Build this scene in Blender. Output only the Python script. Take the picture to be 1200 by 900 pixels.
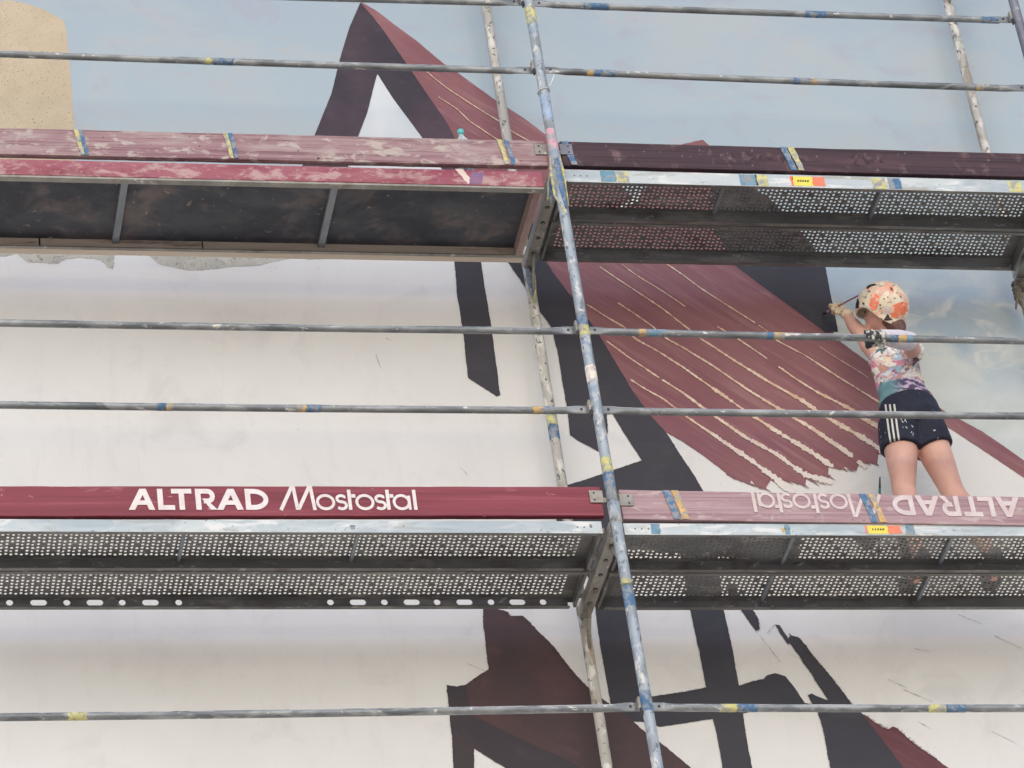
import bpy, bmesh, math, random
from math import sin, cos, pi, radians
from mathutils import Vector, Matrix, noise
from mathutils.bvhtree import BVHTree
from mathutils.geometry import delaunay_2d_cdt
SC = bpy.context.scene; COL = SC.collection
for o in list(bpy.data.objects): bpy.data.objects.remove(o)
random.seed(4)
V = Vector
FRINGES = [[[[0.8504,0.8209], [0.9469,0.7725], [1.0215,0.7436]],
 [0.3666,-0.3006],0.01,0.05,0.009,0.007,"roof"], [[[1.0559,0.7979], [1.1476,0.7937], [1.2183,0.7646]],
 [0.3662,-0.3011],0.01,0.06,0.009,0.007,"roof"], [[[1.2346,0.8091], [1.3065,0.8097], [1.3439,0.8298]],
 [0.3662,-0.3019],0.015,0.08,0.01,0.007,"roof"], [[[1.3571,0.8796], [1.413,0.8601], [1.4877,0.8508]],
 [0.3669,-0.3035],0.005,0.03,0.009,0.007,"roof"], [[[1.5131,0.8959], [1.5686,0.8963], [1.6009,0.8866]],
 [0.367,-0.3044],0.005,0.025,0.008,0.007,"roof"], [[[1.6175,0.9518], [1.6332,1.0123], [1.66,1.063]],
 [0.3676,-0.3056],0.005,0.04,0.009,0.008,"roof"], [[[1.0006,-0.0771], [1.087,-0.1885], [1.1582,-0.3129], [1.22,-0.4409]],
 [0.0604,-0.1205],0.004,0.018,0.006,0.006,"navy"], [[[1.0357,-0.0865], [1.087,-0.1885], [1.1582,-0.3129], [1.22,-0.4409], [1.2626,-0.4956]],
 [0.0473,-0.0095],0.003,0.012,0.005,0.005,"navy"], [[[1.273,-0.5047], [1.3717,-0.5823], [1.4171,-0.5783], [1.4958,-0.6735], [1.5652,-0.7324]],
 [0.043,0.0132],0.003,0.014,0.005,0.005,"roof_dark"], [[[0.861,0.0116], [0.8557,-0.0441], [0.8386,-0.0487]],
 [0.015,-0.0558],0.004,0.02,0.004,0.004,"navy"], [[[0.3338,-0.3975], [0.4443,-0.3758], [0.5553,-0.3541]],
 [0.0067,0.045],0.002,0.007,0.006,0.007,"navy"], [[[0.7086,-0.3461], [0.7725,-0.3239], [0.8439,-0.3062]],
 [0.0074,0.0453],0.002,0.007,0.006,0.007,"navy"], [[[-0.4214,0.07], [-0.3469,0.0653], [-0.3023,0.0422], [-0.2087,0.0006]],
 [0.0124,0.0369],0.002,0.009,0.006,0.008,"brown"], [[[-0.1735,-0.0636], [-0.1105,-0.155], [-0.0441,-0.2777], [0.0122,-0.3546]],
 [0.034,0.0182],0.002,0.008,0.005,0.008,"brown"]]
CAM = {"loc":[-3.9754,-12.7649,-8.8466],"rot":[2.2001,0.1226,-0.1864],"lens":129.469}
LAYERS = [["painted_sky","sky",0.004,1,[[-3.5155,5.1745], [4.9456,5.7521], [3.393,-0.1577], [2.6921,0.5114], [2.3246,0.8879], [2.2635,0.9479], [2.1552,1.0531], [1.9818,1.1836], [1.9079,1.2493], [1.6454,1.4673], [1.5186,1.6057], [1.4901,1.689], [1.4774,2.1852], [1.2789,2.5801], [1.0951,2.8481], [0.6268,2.5052], [0.4337,2.3742], [0.1682,2.3289], [-0.3469,2.3146], [-1.2734,2.2889], [-3.5323,2.288]]],
 ["bare_render_patch","render",0.006,2,[[-3.5315,2.4174], [-0.8782,2.498], [-0.8745,2.0991], [-0.9807,2.0755], [-1.0842,2.0782], [-1.1551,2.0712], [-1.2227,2.0539], [-1.2781,2.0317], [-1.365,2.0244], [-1.4394,2.0174], [-1.5017,2.0055], [-1.5598,1.9938], [-1.6374,1.9919], [-1.7053,2.011], [-1.7572,2.0252], [-1.7837,2.0556], [-1.8105,2.0809], [-1.9025,2.1045], [-1.9513,2.1033], [-1.9693,2.0717], [-1.9823,1.9889], [-2.0016,2.0038], [-2.0357,2.0442], [-2.0674,2.0538], [-2.1479,2.0569], [-2.2009,2.0453], [-2.2424,2.0186], [-2.3105,2.022], [-2.3786,2.0204], [-2.4017,2.0403], [-2.4282,2.0757], [-2.4769,2.059], [-2.5895,2.0357], [-2.748,2.0522], [-3.5338,2.0224]]],
 ["painted_house","house",0.003,2,[[-2.9541,3.3254], [-2.6986,3.561], [-2.4853,3.6674], [-2.4086,3.6882], [-2.3165,3.6696], [-2.2211,3.6283], [-2.1315,3.5583], [-2.1254,3.5131], [-2.1206,3.3608], [-2.1189,3.2322], [-2.1183,2.8468], [-2.1236,2.5133], [-2.9747,2.4868]]],
 ["painted_gable","white_sky",0.002,2,[[-0.5782,3.2779], [-0.3751,2.8256], [-0.223,2.4636], [-0.1734,2.3409], [-0.874,2.3213], [-0.7216,2.8412], [-0.6453,3.0441]]],
 ["painted_gable_beam","gable_dark",0.0012,3,[[-0.6175,3.755], [-0.5612,3.6583], [-0.5139,3.5618], [-0.4256,3.3583], [-0.339,3.1514], [-0.2594,2.9688], [-0.2213,2.8475], [-0.1088,2.5213], [-0.0473,2.3229], [-0.1931,2.3189], [-0.3863,2.8418], [-0.5167,3.1163], [-0.5788,3.2722], [-0.6038,3.1975], [-0.6574,3.0101], [-0.7259,2.8411], [-0.8622,2.4447], [-0.9181,2.2988], [-1.1484,2.2924], [-1.0265,2.6285], [-0.9437,2.839], [-0.8264,3.1325], [-0.7612,3.3615], [-0.7481,3.4077], [-0.6862,3.5946]]],
 ["painted_gable_roof","roof",0.002,2,[[-0.6087,3.7554], [-0.5431,3.7058], [-0.4756,3.6331], [-0.3564,3.5108], [-0.2285,3.355], [-0.1606,3.2948], [-0.0037,3.136], [0.139,3.0114], [0.2354,2.9081], [0.4398,2.7311], [0.5743,2.5971], [0.6268,2.5052], [0.4283,2.3361], [-0.0731,2.3222], [-0.1088,2.5213], [-0.2213,2.8475], [-0.2594,2.9688], [-0.339,3.1514], [-0.4256,3.3583], [-0.5139,3.5618], [-0.6181,3.7491]]],
 ["painted_roof","roof",0.003,3,[[0.1682,2.3289], [0.6423,2.4619], [0.7592,2.6582], [0.912,2.8475], [0.946,2.8655], [1.0537,2.8974], [1.0951,2.8481], [1.1397,2.3558], [1.1678,2.2585], [1.2182,2.087], [1.2982,1.939], [1.3956,1.8455], [1.5045,1.7209], [1.552,1.622], [1.673,1.4989], [1.7911,1.3867], [1.9314,1.2804], [2.0044,1.2095], [2.179,1.0839], [2.2874,0.9784], [2.3485,0.9183], [2.6943,0.5212], [3.0342,0.1311], [2.9634,-0.1557], [2.6716,0.4228], [2.3268,0.8176], [2.207,0.9271], [2.0977,1.0272], [2.0352,1.0823], [1.9538,1.1527], [1.865,1.2077], [1.7918,1.166], [1.681,1.038], [1.6581,1.0529], [1.6384,0.9721], [1.6175,0.9518], [1.6009,0.8866], [1.5686,0.8963], [1.5131,0.8959], [1.4877,0.8508], [1.437,0.8753], [1.413,0.8601], [1.3571,0.8796], [1.3439,0.8298], [1.3065,0.8097], [1.2346,0.8091], [1.2183,0.7646], [1.1476,0.7937], [1.0904,0.7785], [1.0559,0.7979], [1.0215,0.7436], [0.9779,0.758], [0.9585,0.7922], [0.9469,0.7725], [0.8504,0.8209], [0.7506,0.9287], [0.6591,1.0122], [0.5837,1.0662], [0.5233,1.1655], [0.4532,1.3158], [0.3939,1.488], [0.3332,1.6567], [0.2592,1.8268], [0.1781,1.9825], [0.1264,2.1083]]],
 ["painted_dormer","navy",0.002,4,[[1.0951,2.8481], [1.2789,2.5801], [1.3367,2.5264], [1.4589,2.3318], [1.5153,2.2242], [1.5578,2.0898], [1.5537,1.9447], [1.5504,1.6849], [1.4838,1.6784], [1.3844,1.7817], [1.2881,1.8803], [1.1914,1.9792], [1.0987,2.0787], [1.0802,2.0997], [1.0265,2.3091], [1.0484,2.5841]]],
 ["painted_beam","navy",0.0034,4,[[-0.2957,2.316], [-0.321,2.0972], [-0.3327,1.887], [-0.3299,1.6595], [-0.3367,1.4252], [-0.3385,1.3747], [-0.2672,1.3155], [-0.2113,1.2661], [-0.1935,1.2764], [-0.1898,1.5087], [-0.1877,1.7655], [-0.1916,1.9424], [-0.1894,2.1004], [-0.176,2.3193]]],
 ["painted_beam","navy",0.0034,5,[[-0.1117,2.3211], [-0.066,2.1035], [-0.0398,2.0406], [0.0035,1.9469], [0.0554,1.7912], [0.1059,1.6937], [0.1184,1.5345], [0.119,1.3817], [0.1195,1.2305], [0.1153,1.0461], [0.152,1.0118], [0.2499,0.9437], [0.3006,1.068], [0.3106,1.1679], [0.3364,1.1732], [0.3694,1.0837], [0.4424,0.9012], [0.0768,0.7613], [-0.0,0.7365], [-0.0169,0.5488], [0.1595,0.416], [0.6415,0.3696], [0.843,0.3462], [1.1115,0.3467], [1.1661,0.5395], [1.0117,0.6116], [0.77,0.6589], [0.7171,0.717], [0.6894,0.8049], [0.6437,0.9129], [0.5837,1.0662], [0.5233,1.1655], [0.4532,1.3158], [0.3939,1.488], [0.3332,1.6567], [0.2592,1.8268], [0.1781,1.9825], [0.1264,2.1083], [0.1034,2.3271]]],
 ["painted_beam","navy",0.0034,4,[[0.0785,0.4158], [0.0996,0.0737], [0.0951,-0.1287], [0.1004,-0.427], [0.0976,-0.5294], [0.2781,-0.5312], [0.2588,-0.2343], [0.2719,0.0734], [0.3016,0.4164]]],
 ["painted_beam","navy",0.0034,5,[[0.5465,0.4171], [0.5461,0.0729], [0.5524,-0.1445], [0.5564,-0.3722], [0.5606,-0.5205], [0.5665,-0.6319], [0.5638,-0.795], [0.7015,-0.7968], [0.701,-0.6334], [0.704,-0.495], [0.7093,-0.3416], [0.7133,-0.1452], [0.7042,0.0726], [0.7312,0.4176]]],
 ["painted_beam","navy",0.003,4,[[0.2612,-0.4059], [0.4443,-0.3758], [0.5553,-0.3541], [0.7086,-0.3461], [0.7725,-0.3239], [0.831,-0.3106], [0.8502,-0.2925], [0.8928,-0.2791], [0.9381,-0.2977], [0.969,-0.3526], [1.0062,-0.4391], [1.0529,-0.4485], [1.0473,-0.4801], [0.7541,-0.482], [0.5527,-0.5204], [0.3095,-0.5582], [0.2506,-0.5309]]],
 ["painted_beam","navy",0.0045,6,[[1.0006,-0.0771], [1.0357,-0.0865], [1.0642,-0.133], [1.087,-0.1885], [1.1284,-0.2531], [1.1582,-0.3129], [1.1912,-0.377], [1.22,-0.4409], [1.2626,-0.4956], [1.3095,-0.5907], [1.3624,-0.6943], [1.4174,-0.8062], [1.0658,-0.8016], [1.0642,-0.5882], [1.057,-0.4937], [1.032,-0.4302], [1.0255,-0.3984], [1.0473,-0.3895], [1.0876,-0.4126], [1.1175,-0.4264], [1.0675,-0.2985], [1.0244,-0.1974], [0.9844,-0.1002]]],
 ["painted_beam","navy",0.006,4,[[0.7823,0.0771], [0.7339,0.1804], [0.7622,0.2039], [0.8078,0.1333], [0.8426,0.0724], [0.861,0.0116], [0.8557,-0.0441], [0.8386,-0.0487], [0.8147,0.0024]]],
 ["painted_beam","navy",0.004,6,[[0.9377,-0.0165], [0.9573,-0.0212], [0.9745,-0.0631], [0.9942,-0.1142], [0.9796,-0.128], [0.9534,-0.0677]]],
 ["painted_timber","brown",0.004,4,[[-0.4214,0.07], [-0.3847,0.0792], [-0.3469,0.0653], [-0.3085,0.056], [-0.3035,0.033], [-0.2442,0.0329], [-0.2099,-0.0085], [-0.1735,-0.0636], [-0.1394,-0.1048], [-0.1105,-0.155], [-0.0441,-0.2777], [0.0122,-0.3546], [0.0913,-0.4358], [0.1615,-0.4944], [0.2283,-0.5751], [0.3112,-0.6512], [0.4384,-0.7934], [-0.3939,-0.7825], [-0.5514,-0.6589], [-0.5658,-0.7802], [-0.6572,-0.779], [-0.6435,-0.6273], [-0.6414,-0.509], [-0.6375,-0.4075], [-0.6365,-0.3319], [-0.5912,-0.3412], [-0.5514,-0.3325], [-0.4873,-0.2838], [-0.4368,-0.2527], [-0.4337,-0.1625], [-0.4317,-0.0809], [-0.4302,-0.0033]]],
 ["painted_timber_edge","black_brown",0.003,6,[[-0.6365,-0.3319], [-0.5912,-0.3412], [-0.5475,-0.3326], [-0.5459,-0.4171], [-0.5426,-0.4879], [-0.3704,-0.5953], [-0.1898,-0.6937], [-0.0477,-0.787], [-0.3862,-0.7826], [-0.464,-0.7295], [-0.5514,-0.6589], [-0.5658,-0.7802], [-0.6572,-0.779], [-0.6435,-0.6273], [-0.6414,-0.509]]],
 ["painted_roof","roof_dark",0.006,4,[[1.2626,-0.4956], [1.2939,-0.523], [1.3179,-0.5458], [1.346,-0.5686], [1.3717,-0.5823], [1.4026,-0.5692], [1.4171,-0.5783], [1.456,-0.6282], [1.4958,-0.6735], [1.5652,-0.7324], [1.6191,-0.7866], [1.6491,-0.8181], [1.4237,-0.8152], [1.3538,-0.6763]]],
 ["painted_beam","navy",0.005,4,[[1.4059,0.4774], [1.532,0.4778], [1.4745,0.3954], [1.4203,0.4194]]],
 ["painted_beam","navy",0.005,4,[[1.6191,0.4927], [1.7199,0.4687], [1.7125,0.3236], [1.6247,0.3476]]]]
STREAKS = [[[[0.7315,2.0965], [0.8149,2.0185], [0.8893,1.9405], [1.0679,1.7859], [1.1815,1.6884], [1.2263,1.6213], [1.354,1.5351], [1.5034,1.403], [1.6794,1.2565], [1.7544,1.1961]],
 0.0071,0.0109], [[[0.513,2.0805], [0.5764,2.0129], [0.6726,1.9356], [0.7861,1.8326], [0.8714,1.7452]],
 0.0059,0.0067], [[[0.9381,1.7046], [1.0333,1.6282], [1.1635,1.506], [1.2853,1.3893], [1.3752,1.3137], [1.5291,1.2136], [1.5867,1.1533], [1.6744,1.0935]],
 0.0076,0.0273], [[[0.3985,2.0618], [0.4934,1.9739], [0.5695,1.9069], [0.6829,1.8042], [0.7674,1.7118], [0.8403,1.6299], [0.9904,1.4979], [1.1407,1.3717], [1.293,1.2615], [1.3551,1.2012], [1.4147,1.1512], [1.565,1.0367], [1.6418,0.9671]],
 0.0067,0.0315], [[[0.4572,1.8414], [0.533,1.775], [0.6078,1.7034], [0.6688,1.6267], [0.7456,1.5712], [0.8706,1.4702], [1.0336,1.3191], [1.1685,1.209], [1.2434,1.1492], [1.2961,1.1094], [1.4425,0.9752], [1.5416,0.8662]],
 0.0076,0.0315], [[[0.3018,1.8277], [0.3889,1.7512], [0.466,1.6955], [0.5109,1.6238], [0.6144,1.5482], [0.7273,1.4525], [0.827,1.3568], [0.9852,1.2066], [1.0405,1.1568], [1.1442,1.0674], [1.2822,0.9586], [1.3765,0.8698]],
 0.0071,0.0336], [[[0.3684,1.6057], [0.4533,1.5197], [0.58,1.4041], [0.7035,1.2991], [0.8054,1.1942], [0.8386,1.1644], [0.9704,1.0404], [1.11,0.942], [1.2288,0.8239], [1.3561,0.7804]],
 0.0076,0.0357], [[[0.4537,1.3767], [0.5095,1.3267], [0.6009,1.2622], [0.695,1.1626], [0.8311,1.0389], [0.9665,0.9158], [1.0492,0.8324], [1.155,0.715]],
 0.0076,0.042], [[[1.4372,1.5886], [1.5233,1.512], [1.5877,1.4611], [1.6511,1.4052]],
 0.0038,0.005], [[[-0.3269,3.2995], [-0.2767,3.2389], [-0.226,3.1841], [-0.1467,3.1135], [-0.0794,3.054], [0.0121,2.9786], [0.0696,2.9135], [0.1496,2.8548], [0.2288,2.7907]],
 0.005,0.0084], [[[-0.2845,3.1309], [-0.1972,3.0552], [-0.1414,2.9731], [-0.0744,2.9139], [0.016,2.8335], [0.0944,2.764]],
 0.005,0.0076]]
SCRATCHES = [[[0.9377,-0.0165], [0.8932,-0.0628]],
 [[1.4858,-0.3701], [1.6153,-0.4396]],
 [[1.866,-0.5965], [1.9672,-0.6608]],
 [[1.4228,-0.3147], [1.5039,-0.3611]],
 [[1.7859,0.0612], [1.9377,-0.0148]],
 [[1.9866,-0.0808], [2.1012,-0.1517]],
 [[1.5223,-0.5387], [1.6457,-0.6347]],
 [[0.8543,-0.0766], [0.9305,-0.2244]],
 [[0.9684,-0.1695], [1.0196,-0.2019]],
 [[-0.5266,-0.2207], [-0.4418,-0.2617]],
 [[-0.7679,1.509], [-0.7521,1.4236]],
 [[-0.7086,1.6064], [-0.6854,1.5916]],
 [[1.578,-0.1492], [1.6569,-0.1682]],
 [[2.0493,-0.3743], [2.1242,-0.4117]],
 [[-0.4322,0.8544], [-0.405,0.811]]]
RAILS = [["z3L",-3,0,3.011,3.036,[]],
 ["z3R",0,2.5,3.033,3.036,[[0.348,0.126,"b"], [1.46,0.105,"b"], [2.371,0.092,"b"]]],
 ["k2L",-3,0,2.605,2.598,[[-1.585,0.034,"y"], [-1.509,0.092,"b"]]],
 ["k2R",0,2.5,2.604,2.583,[[0.259,0.038,"o"], [0.33,0.109,"b"], [1.317,0.092,"b"], [1.369,0.038,"o"], [2.224,0.038,"o"]]],
 ["gL",-3,0,1.034,1.036,[]],
 ["gR",0,2.5,1.038,1.019,[[0.285,0.034,"o"], [0.346,0.092,"c"], [0.888,0.034,"b"], [0.929,0.055,"o"], [1.485,0.034,"b"], [1.522,0.038,"o"], [1.56,0.029,"c"]]],
 ["kL",-3,0,0.59,0.592,[[-1.935,0.042,"b"], [-1.902,0.029,"o"], [-1.324,0.046,"o"], [-1.268,0.059,"b"], [-0.261,0.042,"o"], [-0.211,0.05,"b"]]],
 ["kR",0,2.5,0.592,0.588,[]],
 ["bL",-3,0,-0.98,-0.957,[[-2.383,0.076,"y"]]],
 ["bR",0,2.5,-0.957,-0.979,[[0.366,0.071,"y"], [0.452,0.084,"b"], [1.291,0.076,"y"], [1.376,0.092,"b"]]]]
SB = [[2.32,0.166,"lb"], [2.904,0.107,"y"], [2.11,0.146,"p"], [1.061,0.073,"b"], [0.997,0.059,"y"], [0.753,0.088,"w"], [0.252,0.073,"y"], [0.174,0.073,"b"], [-0.363,0.039,"y"], [-0.429,0.117,"b"], [-0.96,0.098,"b"]]
IB = [[1.03,0.063,"y"], [0.961,0.083,"b"]]
BD = {"UL":[[-2.213,"y"], [-2.193,"b"], [-1.528,"y"], [-1.505,"b"], [-0.236,"y"], [-0.203,"b"]],
 "UR":[[0.083,"b"], [1.154,"b"], [1.192,"y"]],
 "LR":[[0.272,"b"], [0.311,"o"], [1.175,"b"], [1.215,"o"]],
 "LL":[]}
ST = {"UR":[[0.256,0.0756,"c"], [0.326,0.0546,"y"], [0.937,0.084,"c"], [1.004,0.0588,"y"], [1.586,0.0672,"y"], [1.663,0.063,"b"], [2.27,0.0672,"y"]],
 "LR":[[0.184,0.042,"c"], [0.765,0.021,"o"], [0.784,0.0252,"c"], [1.35,0.0378,"c"]],
 "LL":[[-1.155,0.02,"b"]]}
STK = {"UR":1.159,"LR":1.153}
HOLES = [[-2.571,0], [-2.446,1], [-2.324,0], [-2.202,1], [-2.083,0], [-1.96,1], [-1.836,0], [-1.164,0], [-1.041,1], [-0.922,0], [-0.799,1], [-0.684,0], [-0.56,1], [-0.439,0], [-0.319,1], [-0.201,0]]
RIBS = {"LL":[-1.871,-1.118],"LR":[0.834,1.576],"UR":[0.839,1.624]}
J = {"head":[1.6417,0.47,1.5323],"neck":[1.6529,0.46,1.3143],"shl":[1.5476,0.44,1.2364],"shr":[1.7007,0.41,1.2163],"elbl":[1.544,0.555,1.436],"wrl":[1.529,0.67,1.6536],"handl":[1.5167,0.73,1.7365],"tip":[1.4887,0.853,1.789],"tail":[1.5496,0.48,1.6211],"elbr":[1.6196,0.19,1.1184],"wrr":[1.4522,0.08,1.0563],"handr":[1.3845,0.045,1.0333],"chest":[1.6232,0.45,1.1744],"waist":[1.6437,0.47,1.0539],"hip":[1.652,0.46,0.8724],"shortl":[1.575,0.455,0.7203],"shortr":[1.7154,0.455,0.712],"legl0":[1.5737,0.455,0.735],"legl1":[1.54,0.465,0.4605],"legr0":[1.7174,0.455,0.7218],"legr1":[1.7802,0.47,0.4512],"stick0":[1.3061,0.3,0.2254],"stick1":[1.3713,0.3,0.4198],"pb0":[1.7539,0.5,0.7349],"pb1":[1.8208,0.5,0.6914],"bottle":[-0.4023,0.12,2.1975],"btop":[-0.3889,0.12,2.2768],"knot":[2.4701,0.7,1.9203],"knot2":[2.3863,0.7,1.6944]}
# ------------------------------------------------------------------ camera, light
cd = bpy.data.cameras.new('camera'); cam = bpy.data.objects.new('camera', cd); COL.objects.link(cam)
cam.location = CAM['loc']; cam.rotation_euler = CAM['rot']
cd.lens = CAM['lens']; cd.sensor_width = 36; cd.clip_start = .1; cd.clip_end = 3000
SC.camera = cam
SUN_EL, SUN_AZ = radians(24), radians(192)      # azimuth from +Y (north) clockwise: the sun stands behind thin cloud, in front of the wall
w = bpy.data.worlds.new('World'); SC.world = w; w.use_nodes = True
nt = w.node_tree; bgn = nt.nodes['Background']; sky = nt.nodes.new('ShaderNodeTexSky'); sky.sky_type = 'NISHITA'
sky.sun_disc = False; sky.sun_elevation = SUN_EL; sky.sun_rotation = SUN_AZ; sky.dust_density = .7; sky.ozone_density = 1.6; sky.altitude = 100
nt.links.new(sky.outputs[0], bgn.inputs[0]); bgn.inputs[1].default_value = .15
ld = bpy.data.lights.new('sun', 'SUN'); ld.energy = 1.05; ld.angle = radians(80); ld.color = (1, .83, .67)
sun = bpy.data.objects.new('sun', ld); COL.objects.link(sun)
sd = V((sin(SUN_AZ)*cos(SUN_EL), cos(SUN_AZ)*cos(SUN_EL), sin(SUN_EL)))
sun.rotation_euler = sd.to_track_quat('Z', 'Y').to_euler(); sun.location = (0, -10, 20)
SC.view_settings.view_transform = 'Standard'; SC.view_settings.look = 'None'
SC.view_settings.exposure = 0.47; SC.view_settings.gamma = 1

# ------------------------------------------------------------------ helpers
def lin(c):
    c = [v/255 for v in c]
    return tuple([v/12.92 if v <= .04045 else ((v+.055)/1.055)**2.4 for v in c])
def tag(o, label=None, cat=None, group=None, kind=None):
    for k, v in (('label', label), ('category', cat), ('group', group), ('kind', kind)):
        if v: o[k] = v
    return o
def wloc(o):
    l = V((0,0,0))
    while o: l += o.location; o = o.parent
    return l
def obj(name, bm, mat, parent=None, smooth=False):
    me = bpy.data.meshes.new(name)
    bmesh.ops.recalc_face_normals(bm, faces=bm.faces)
    bm.to_mesh(me); bm.free(); me.materials.append(mat)
    if smooth:
        for p in me.polygons: p.use_smooth = True
    o = bpy.data.objects.new(name, me); COL.objects.link(o)
    if parent is not None:
        o.parent = parent; o.location = -wloc(parent)      # vertices are written in world metres
    return o
def thing(name, loc, label, cat, group=None):
    o = bpy.data.objects.new(name, None); COL.objects.link(o); o.location = loc; o.empty_display_size = .1
    return tag(o, label, cat, group)
def box(bm, x0, x1, y0, y1, z0, z1, dz=0.0, bev=0.0):
    """box; dz lifts the x1 end against the x0 end"""
    vs = [bm.verts.new(p) for p in ((x0,y0,z0),(x1,y0,z0+dz),(x1,y1,z0+dz),(x0,y1,z0),(x0,y0,z1),(x1,y0,z1+dz),(x1,y1,z1+dz),(x0,y1,z1))]
    fs = [bm.faces.new([vs[i] for i in f]) for f in ((0,3,2,1),(4,5,6,7),(0,1,5,4),(1,2,6,5),(2,3,7,6),(3,0,4,7))]
    if bev:
        es = list({e for f in fs for e in f.edges})
        bmesh.ops.bevel(bm, geom=es, offset=bev, segments=2, affect='EDGES', profile=.5)
    return bm
def frame_at(d, up=None):
    d = d.normalized(); up = V(up) if up is not None else (V((0,0,1)) if abs(d.z) < .9 else V((0,1,0)))
    s = up.cross(d)
    if s.length < 1e-5: s = V((1,0,0)).cross(d)
    s.normalize(); return s, d.cross(s).normalized()
def loft(bm, pts, rad, n=14, up=None, cap=True):
    """tube through pts; rad = r or (r_side, r_up) for each point"""
    pts = [V(p) for p in pts]; rings = []
    for i, p in enumerate(pts):
        d = pts[min(i+1, len(pts)-1)] - pts[max(i-1, 0)]
        s, u = frame_at(d, up); r = rad[i] if isinstance(rad, list) else rad
        a, b = r if isinstance(r, (list, tuple)) else (r, r)
        rings.append([bm.verts.new(p + s*a*cos(2*pi*k/n) + u*b*sin(2*pi*k/n)) for k in range(n)])
    for A, B in zip(rings, rings[1:]):
        for k in range(n): bm.faces.new((A[k], A[(k+1) % n], B[(k+1) % n], B[k]))
    if cap:
        bm.faces.new(rings[0][::-1]); bm.faces.new(rings[-1])
    return rings
def ellip(bm, c, r, rot=None, seg=20):
    m = Matrix.Translation(V(c)) @ (rot.to_4x4() if rot is not None else Matrix.Identity(4)) @ Matrix.Diagonal((r[0], r[1], r[2], 1))
    bmesh.ops.create_uvsphere(bm, u_segments=seg, v_segments=seg//2+2, radius=1, matrix=m)
def melt(name, bm, mat, parent, voxel=.006, smooth=6):
    """one continuous surface from overlapping volumes"""
    me = bpy.data.meshes.new('tmp'); bmesh.ops.recalc_face_normals(bm, faces=bm.faces); bm.to_mesh(me); bm.free()
    t = bpy.data.objects.new('tmp', me); COL.objects.link(t)
    r = t.modifiers.new('r', 'REMESH'); r.mode = 'VOXEL'; r.voxel_size = voxel
    s = t.modifiers.new('s', 'SMOOTH'); s.iterations = smooth; s.factor = .5
    bpy.context.view_layer.update()
    ev = t.evaluated_get(bpy.context.evaluated_depsgraph_get())
    nm = bpy.data.meshes.new_from_object(ev); nm.name = name
    bpy.data.objects.remove(t); bpy.data.meshes.remove(me)
    nm.materials.clear(); nm.materials.append(mat)
    for p in nm.polygons: p.use_smooth = True
    o = bpy.data.objects.new(name, nm); COL.objects.link(o)
    if parent is not None: o.parent = parent; o.location = -wloc(parent)
    return o

# ------------------------------------------------------------------ materials
class NB:
    def __init__(s, name):
        s.m = bpy.data.materials.new(name); s.m.use_nodes = True; s.t = s.m.node_tree; s.b = s.t.nodes['Principled BSDF']
    def n(s, ty, **k):
        x = s.t.nodes.new('ShaderNode'+ty)
        for a, b in k.items(): setattr(x, a, b)
        return x
    def l(s, a, b): s.t.links.new(a, b)
    def coords(s, stretch=(1,1,1), rnd=True):
        tc = s.n('TexCoord'); mp = s.n('Mapping'); mp.inputs['Scale'].default_value = stretch; out = tc.outputs['Object']
        if rnd:
            oi = s.n('ObjectInfo'); mu = s.n('VectorMath', operation='SCALE'); mu.inputs[0].default_value = (13.1, 7.7, 5.3); s.l(oi.outputs['Random'], mu.inputs['Scale'])
            ad = s.n('VectorMath', operation='ADD'); s.l(out, ad.inputs[0]); s.l(mu.outputs[0], ad.inputs[1]); out = ad.outputs[0]
        s.l(out, mp.inputs[0]); return mp.outputs[0]
    def noise(s, vec, scale, detail=4, rough=.55, dist=0):
        x = s.n('TexNoise'); x.inputs['Scale'].default_value = scale; x.inputs['Detail'].default_value = detail
        x.inputs['Roughness'].default_value = rough; x.inputs['Distortion'].default_value = dist; s.l(vec, x.inputs['Vector']); return x.outputs['Fac']
    def ramp(s, fac, lo, hi, c0=(0,0,0), c1=(1,1,1)):
        r = s.n('ValToRGB'); e = r.color_ramp.elements; e[0].position = lo; e[1].position = hi; e[0].color = (*c0, 1); e[1].color = (*c1, 1)
        s.l(fac, r.inputs[0]); return r.outputs[0]
    def mix(s, fac, a, b):
        x = s.n('MixRGB')
        for v, i in ((fac, 0), (a, 1), (b, 2)):
            if isinstance(v, (tuple, list)): x.inputs[i].default_value = (*v[:3], 1)
            elif isinstance(v, (int, float)): x.inputs[i].default_value = v
            else: s.l(v, x.inputs[i])
        return x.outputs[0]
    def mul(s, a, b):
        x = s.n('Math', operation='MULTIPLY')
        for v, i in ((a, 0), (b, 1)):
            if isinstance(v, (int, float)): x.inputs[i].default_value = v
            else: s.l(v, x.inputs[i])
        return x.outputs[0]
    def done(s, col, rough=.6, metal=0., bump=None, spec=.4):
        if isinstance(col, (tuple, list)): s.b.inputs['Base Color'].default_value = (*col, 1)
        else: s.l(col, s.b.inputs['Base Color'])
        s.b.inputs['Roughness'].default_value = rough; s.b.inputs['Metallic'].default_value = metal; s.b.inputs['Specular IOR Level'].default_value = spec
        if bump:
            x = s.n('Bump'); x.inputs['Strength'].default_value = bump[1]; x.inputs['Distance'].default_value = bump[2]
            s.l(bump[0], x.inputs['Height']); s.l(x.outputs[0], s.b.inputs['Normal'])
        return s.m
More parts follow.
